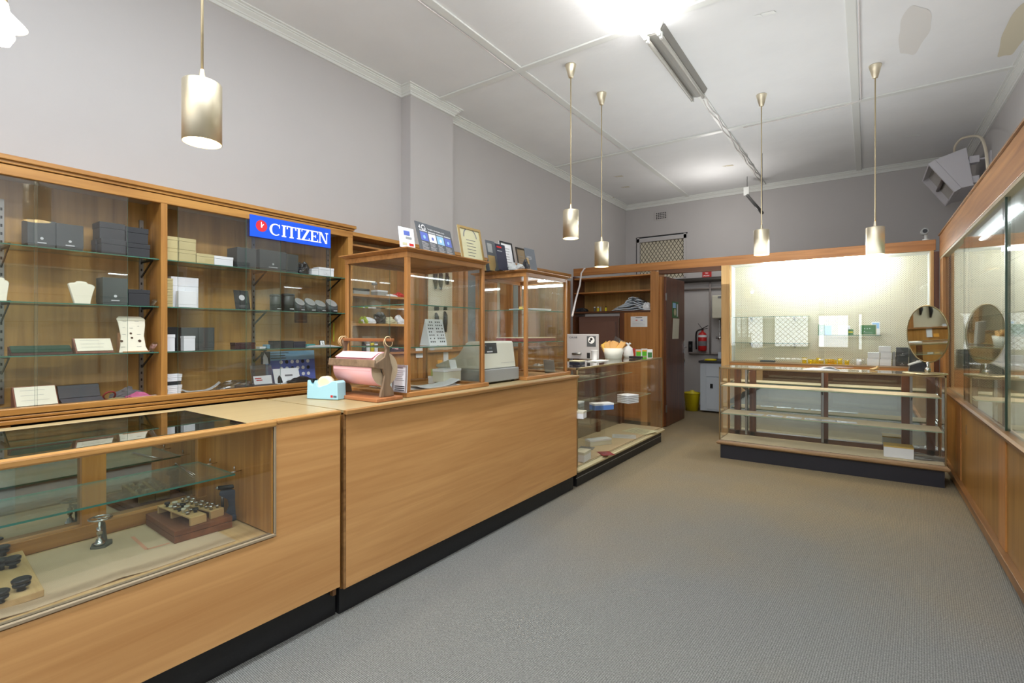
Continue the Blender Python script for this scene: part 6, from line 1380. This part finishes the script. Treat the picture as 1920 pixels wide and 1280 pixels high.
def fluoro(label, y0, y1, lit):
    X = -1.40; t = thing('fluorescent_fitting', label, 'ceiling light', (X, (y0+y1)/2, ZC))
    m = MB(); m.prism([(X-.09, ZC-.001), (X+.09, ZC-.001), (X+.06, ZC-.05), (X+.012, ZC-.062), (X-.012, ZC-.062), (X-.06, ZC-.05)], y0, y1, 'y'); m.build('batten_body', trimw if lit else mat('greyer_white', (150, 148, 142), .5), t, .002)  # body is a greyer white on the fitting that is off
    for x in (X-.055, X+.055): MB().tube([(x, y0+.03, ZC-.085), (x, y1-.03, ZC-.085)], .016, 12).build('tube', tubeon if lit else tubeoff, t)
    for y in (y0+.015, y1-.015):
        for x in (X-.055, X+.055): B(x-.012, x+.012, y-.012, y+.012, ZC-.105, ZC-.05).build('lamp_holder', trimw, t, .002)
    return t
fluoro('lit twin fluorescent ceiling fitting cut off by the top picture edge', 2.62, 3.93, True)
fluoro('unlit twin fluorescent ceiling fitting following the lit one', 3.95, 5.26, False)
# ceiling conduit cords and hanging bracket
m = MB(); rr = random.Random(2); m.tube([(-1.38+.012*math.sin(i*1.9), 5.3+i*.16, ZC-.02-.006*math.cos(i*2.3)) for i in range(24)], .006, 6); m.tube([(-1.41+.012*math.sin(i*1.4+1), 5.3+i*.16, ZC-.02-.006*math.cos(i*1.7)) for i in range(24)], .005, 6)
one('ceiling_cable', m, cablew, 'pair of sagging white cables clipped along the ceiling beyond the unlit fitting', 'cable', (-1.4, 6, ZC))
m = MB(); m.tube([(-2.69, .6+i*.3, ZC-.012-.006*math.sin(i*2)) for i in range(20)], .005, 6); one('ceiling_cable', m, cablew, 'thin white cable running beside the long left ceiling batten', 'cable', (-2.69, 3, ZC))
m = MB(); m.tube([(-.05, 2+i*.4, ZC-.02) for i in range(12)]+[(-.08, 6.42, ZC-.02)]+[(-.2-i*.2, 6.46, ZC-.022) for i in range(6)], .006, 6); one('ceiling_cable', m, cablew, 'white cable following the right ceiling batten and turning left', 'cable', (0, 5, ZC))
Yh = 8.3; xh0, xh1 = PY(1399, 360, Yh).x, PY(1430, 400, Yh).x
t = thing('hanging_fitting', 'slim dark tube fitting hung on wires near the back wall', 'light fitting', (xh0, Yh, ZC)); 
ph0, ph1 = PY(1401, 366, 8.6), PY(1429, 399, 7.6)
MB().tube([ph0, ph1], .022, 8).build('tube', darks, t); 
MB().tube([(ph0.x, ph0.y, ZC), tuple(ph0)], .004, 6).build('hanging_wire', darks, t); MB().tube([(ph1.x, ph1.y, ZC), tuple(ph1)], .004, 6).build('hanging_wire', darks, t)
B(ph0.x-.05, ph0.x+.03, ph0.y-.02, ph0.y+.02, ph0.z-.0, ph0.z+.13).build('end_box', trimw, t, .003)
# ceiling damp stains and flaking paint
def blot(label, x, y, rx, ry, m, seed, name='damp_stain', cat='stain'):
    rr = random.Random(seed); mb = MB(); mb.face([(x+rx*math.cos(2*PI*i/48)*(1+.12*math.sin(2*PI*i/16+seed)+.05*math.sin(2*PI*i/7)), y+ry*math.sin(2*PI*i/48)*(1+.1*math.cos(2*PI*i/12+seed)), ZC-.0015) for i in range(48)][::-1]); return one(name, mb, m, label, cat, (x, y, ZC))
p = PZ(1712, 60, ZC); blot('grey damp stain on the ceiling above the right pendant', p.x, p.y, .1, .42, mat('stain_grey', (220, 218, 214), .9), 2)
blot('brown damp stain in the ceiling corner by the right cornice', 1.0, 5.7, .09, .5, mat('stain_brown', (214, 207, 184), .9), 3)
for k, (px_, py_) in enumerate(((1425, 25), (1706, 253), (1155, 330), (1140, 370), (1168, 350), (1360, 310))):
    p = PZ(px_, py_, ZC); m = MB(); m.face([(p.x, p.y, ZC-.002), (p.x+.09, p.y+.02, ZC-.002), (p.x+.11, p.y+.05, ZC-.014), (p.x+.02, p.y+.04, ZC-.008)]); m.face([(p.x-.05, p.y, ZC-.002), (p.x, p.y+.01, ZC-.002), (p.x+.01, p.y+.04, ZC-.012)])
    one('paint_flake', m, trimw if k < 2 else mat('flake_cream', (206, 198, 176), .8), 'curling flake of loose paint on the ceiling', 'paint flake', (p.x, p.y, ZC), 'loose paint flakes on the ceiling')

# ================================================================= LIGHTS
for i, (a, b, c0, c1) in enumerate(wins):
    area('window_daylight', ((a+b)/2, YF-.14, (c0+c1)/2), (math.radians(90), 0, 0), b-a, c1-c0, 15*(b-a)*(c1-c0), (.9, .95, 1))
area('unseen_ceiling_fill', (-1.4, 1.1, ZC-.11), (0, 0, 0), .2, 1.3, 66, (.89, .945, 1))  # this and the next two: fill lamps added out of view, no fittings
area('unseen_ceiling_fill', (-1.4, -.9, ZC-.11), (0, 0, 0), .2, 1.3, 62, (.89, .945, 1))
area('unseen_ceiling_fill', (.2, .6, ZC-.11), (0, 0, 0), .2, 1.3, 40, (.89, .945, 1))
area('added_ceiling_uplight', (-.8, .2, 2.5), (math.radians(180), 0, 0), 1.6, 1.6, 80, (.9, .955, 1))  # upward fill added to brighten the ceiling, not a lamp of the shop
area('added_ceiling_uplight', (-.9, 5.2, 1.9), (math.radians(180), 0, 0), 2.2, 3.2, 34, (.91, .96, 1))  # second added fill, for the far ceiling, unseen from below
def point(name, loc, e, c=(1, 1, 1), r=.15):
    l = bpy.data.lights.new(name, 'POINT'); l.energy = e; l.color = c; l.shadow_soft_size = r; o = bpy.data.objects.new(name, l); col.objects.link(o); o.location = loc
point('back_room_light', (-1.9, 8.0, 3.0), 22, (1, .96, .92))
wd = bpy.data.worlds.new('world'); bpy.context.scene.world = wd; wd.use_nodes = True
wd.node_tree.nodes['Background'].inputs[0].default_value = (.85, .92, 1, 1); wd.node_tree.nodes['Background'].inputs[1].default_value = 1.0

# ================================================================= CAMERA
for o in bpy.data.objects:
    if '_w' in o: del o['_w']
cam = bpy.data.cameras.new('camera'); co = bpy.data.objects.new('camera', cam); col.objects.link(co)
co.location = (0, 0, CH); co.rotation_euler = (math.radians(90), 0, YAW)
cam.sensor_width = 36; cam.lens = FP/1920*36; cam.shift_y = -(640-HY)/1920; cam.clip_start = .02
sc_ = bpy.context.scene; sc_.camera = co
sc_.view_settings.view_transform = 'Standard'; sc_.view_settings.look = 'None'; sc_.view_settings.exposure = 0
sc_.cycles.max_bounces = 10; sc_.cycles.transparent_max_bounces = 40; sc_.cycles.glossy_bounces = 6; sc_.cycles.diffuse_bounces = 5
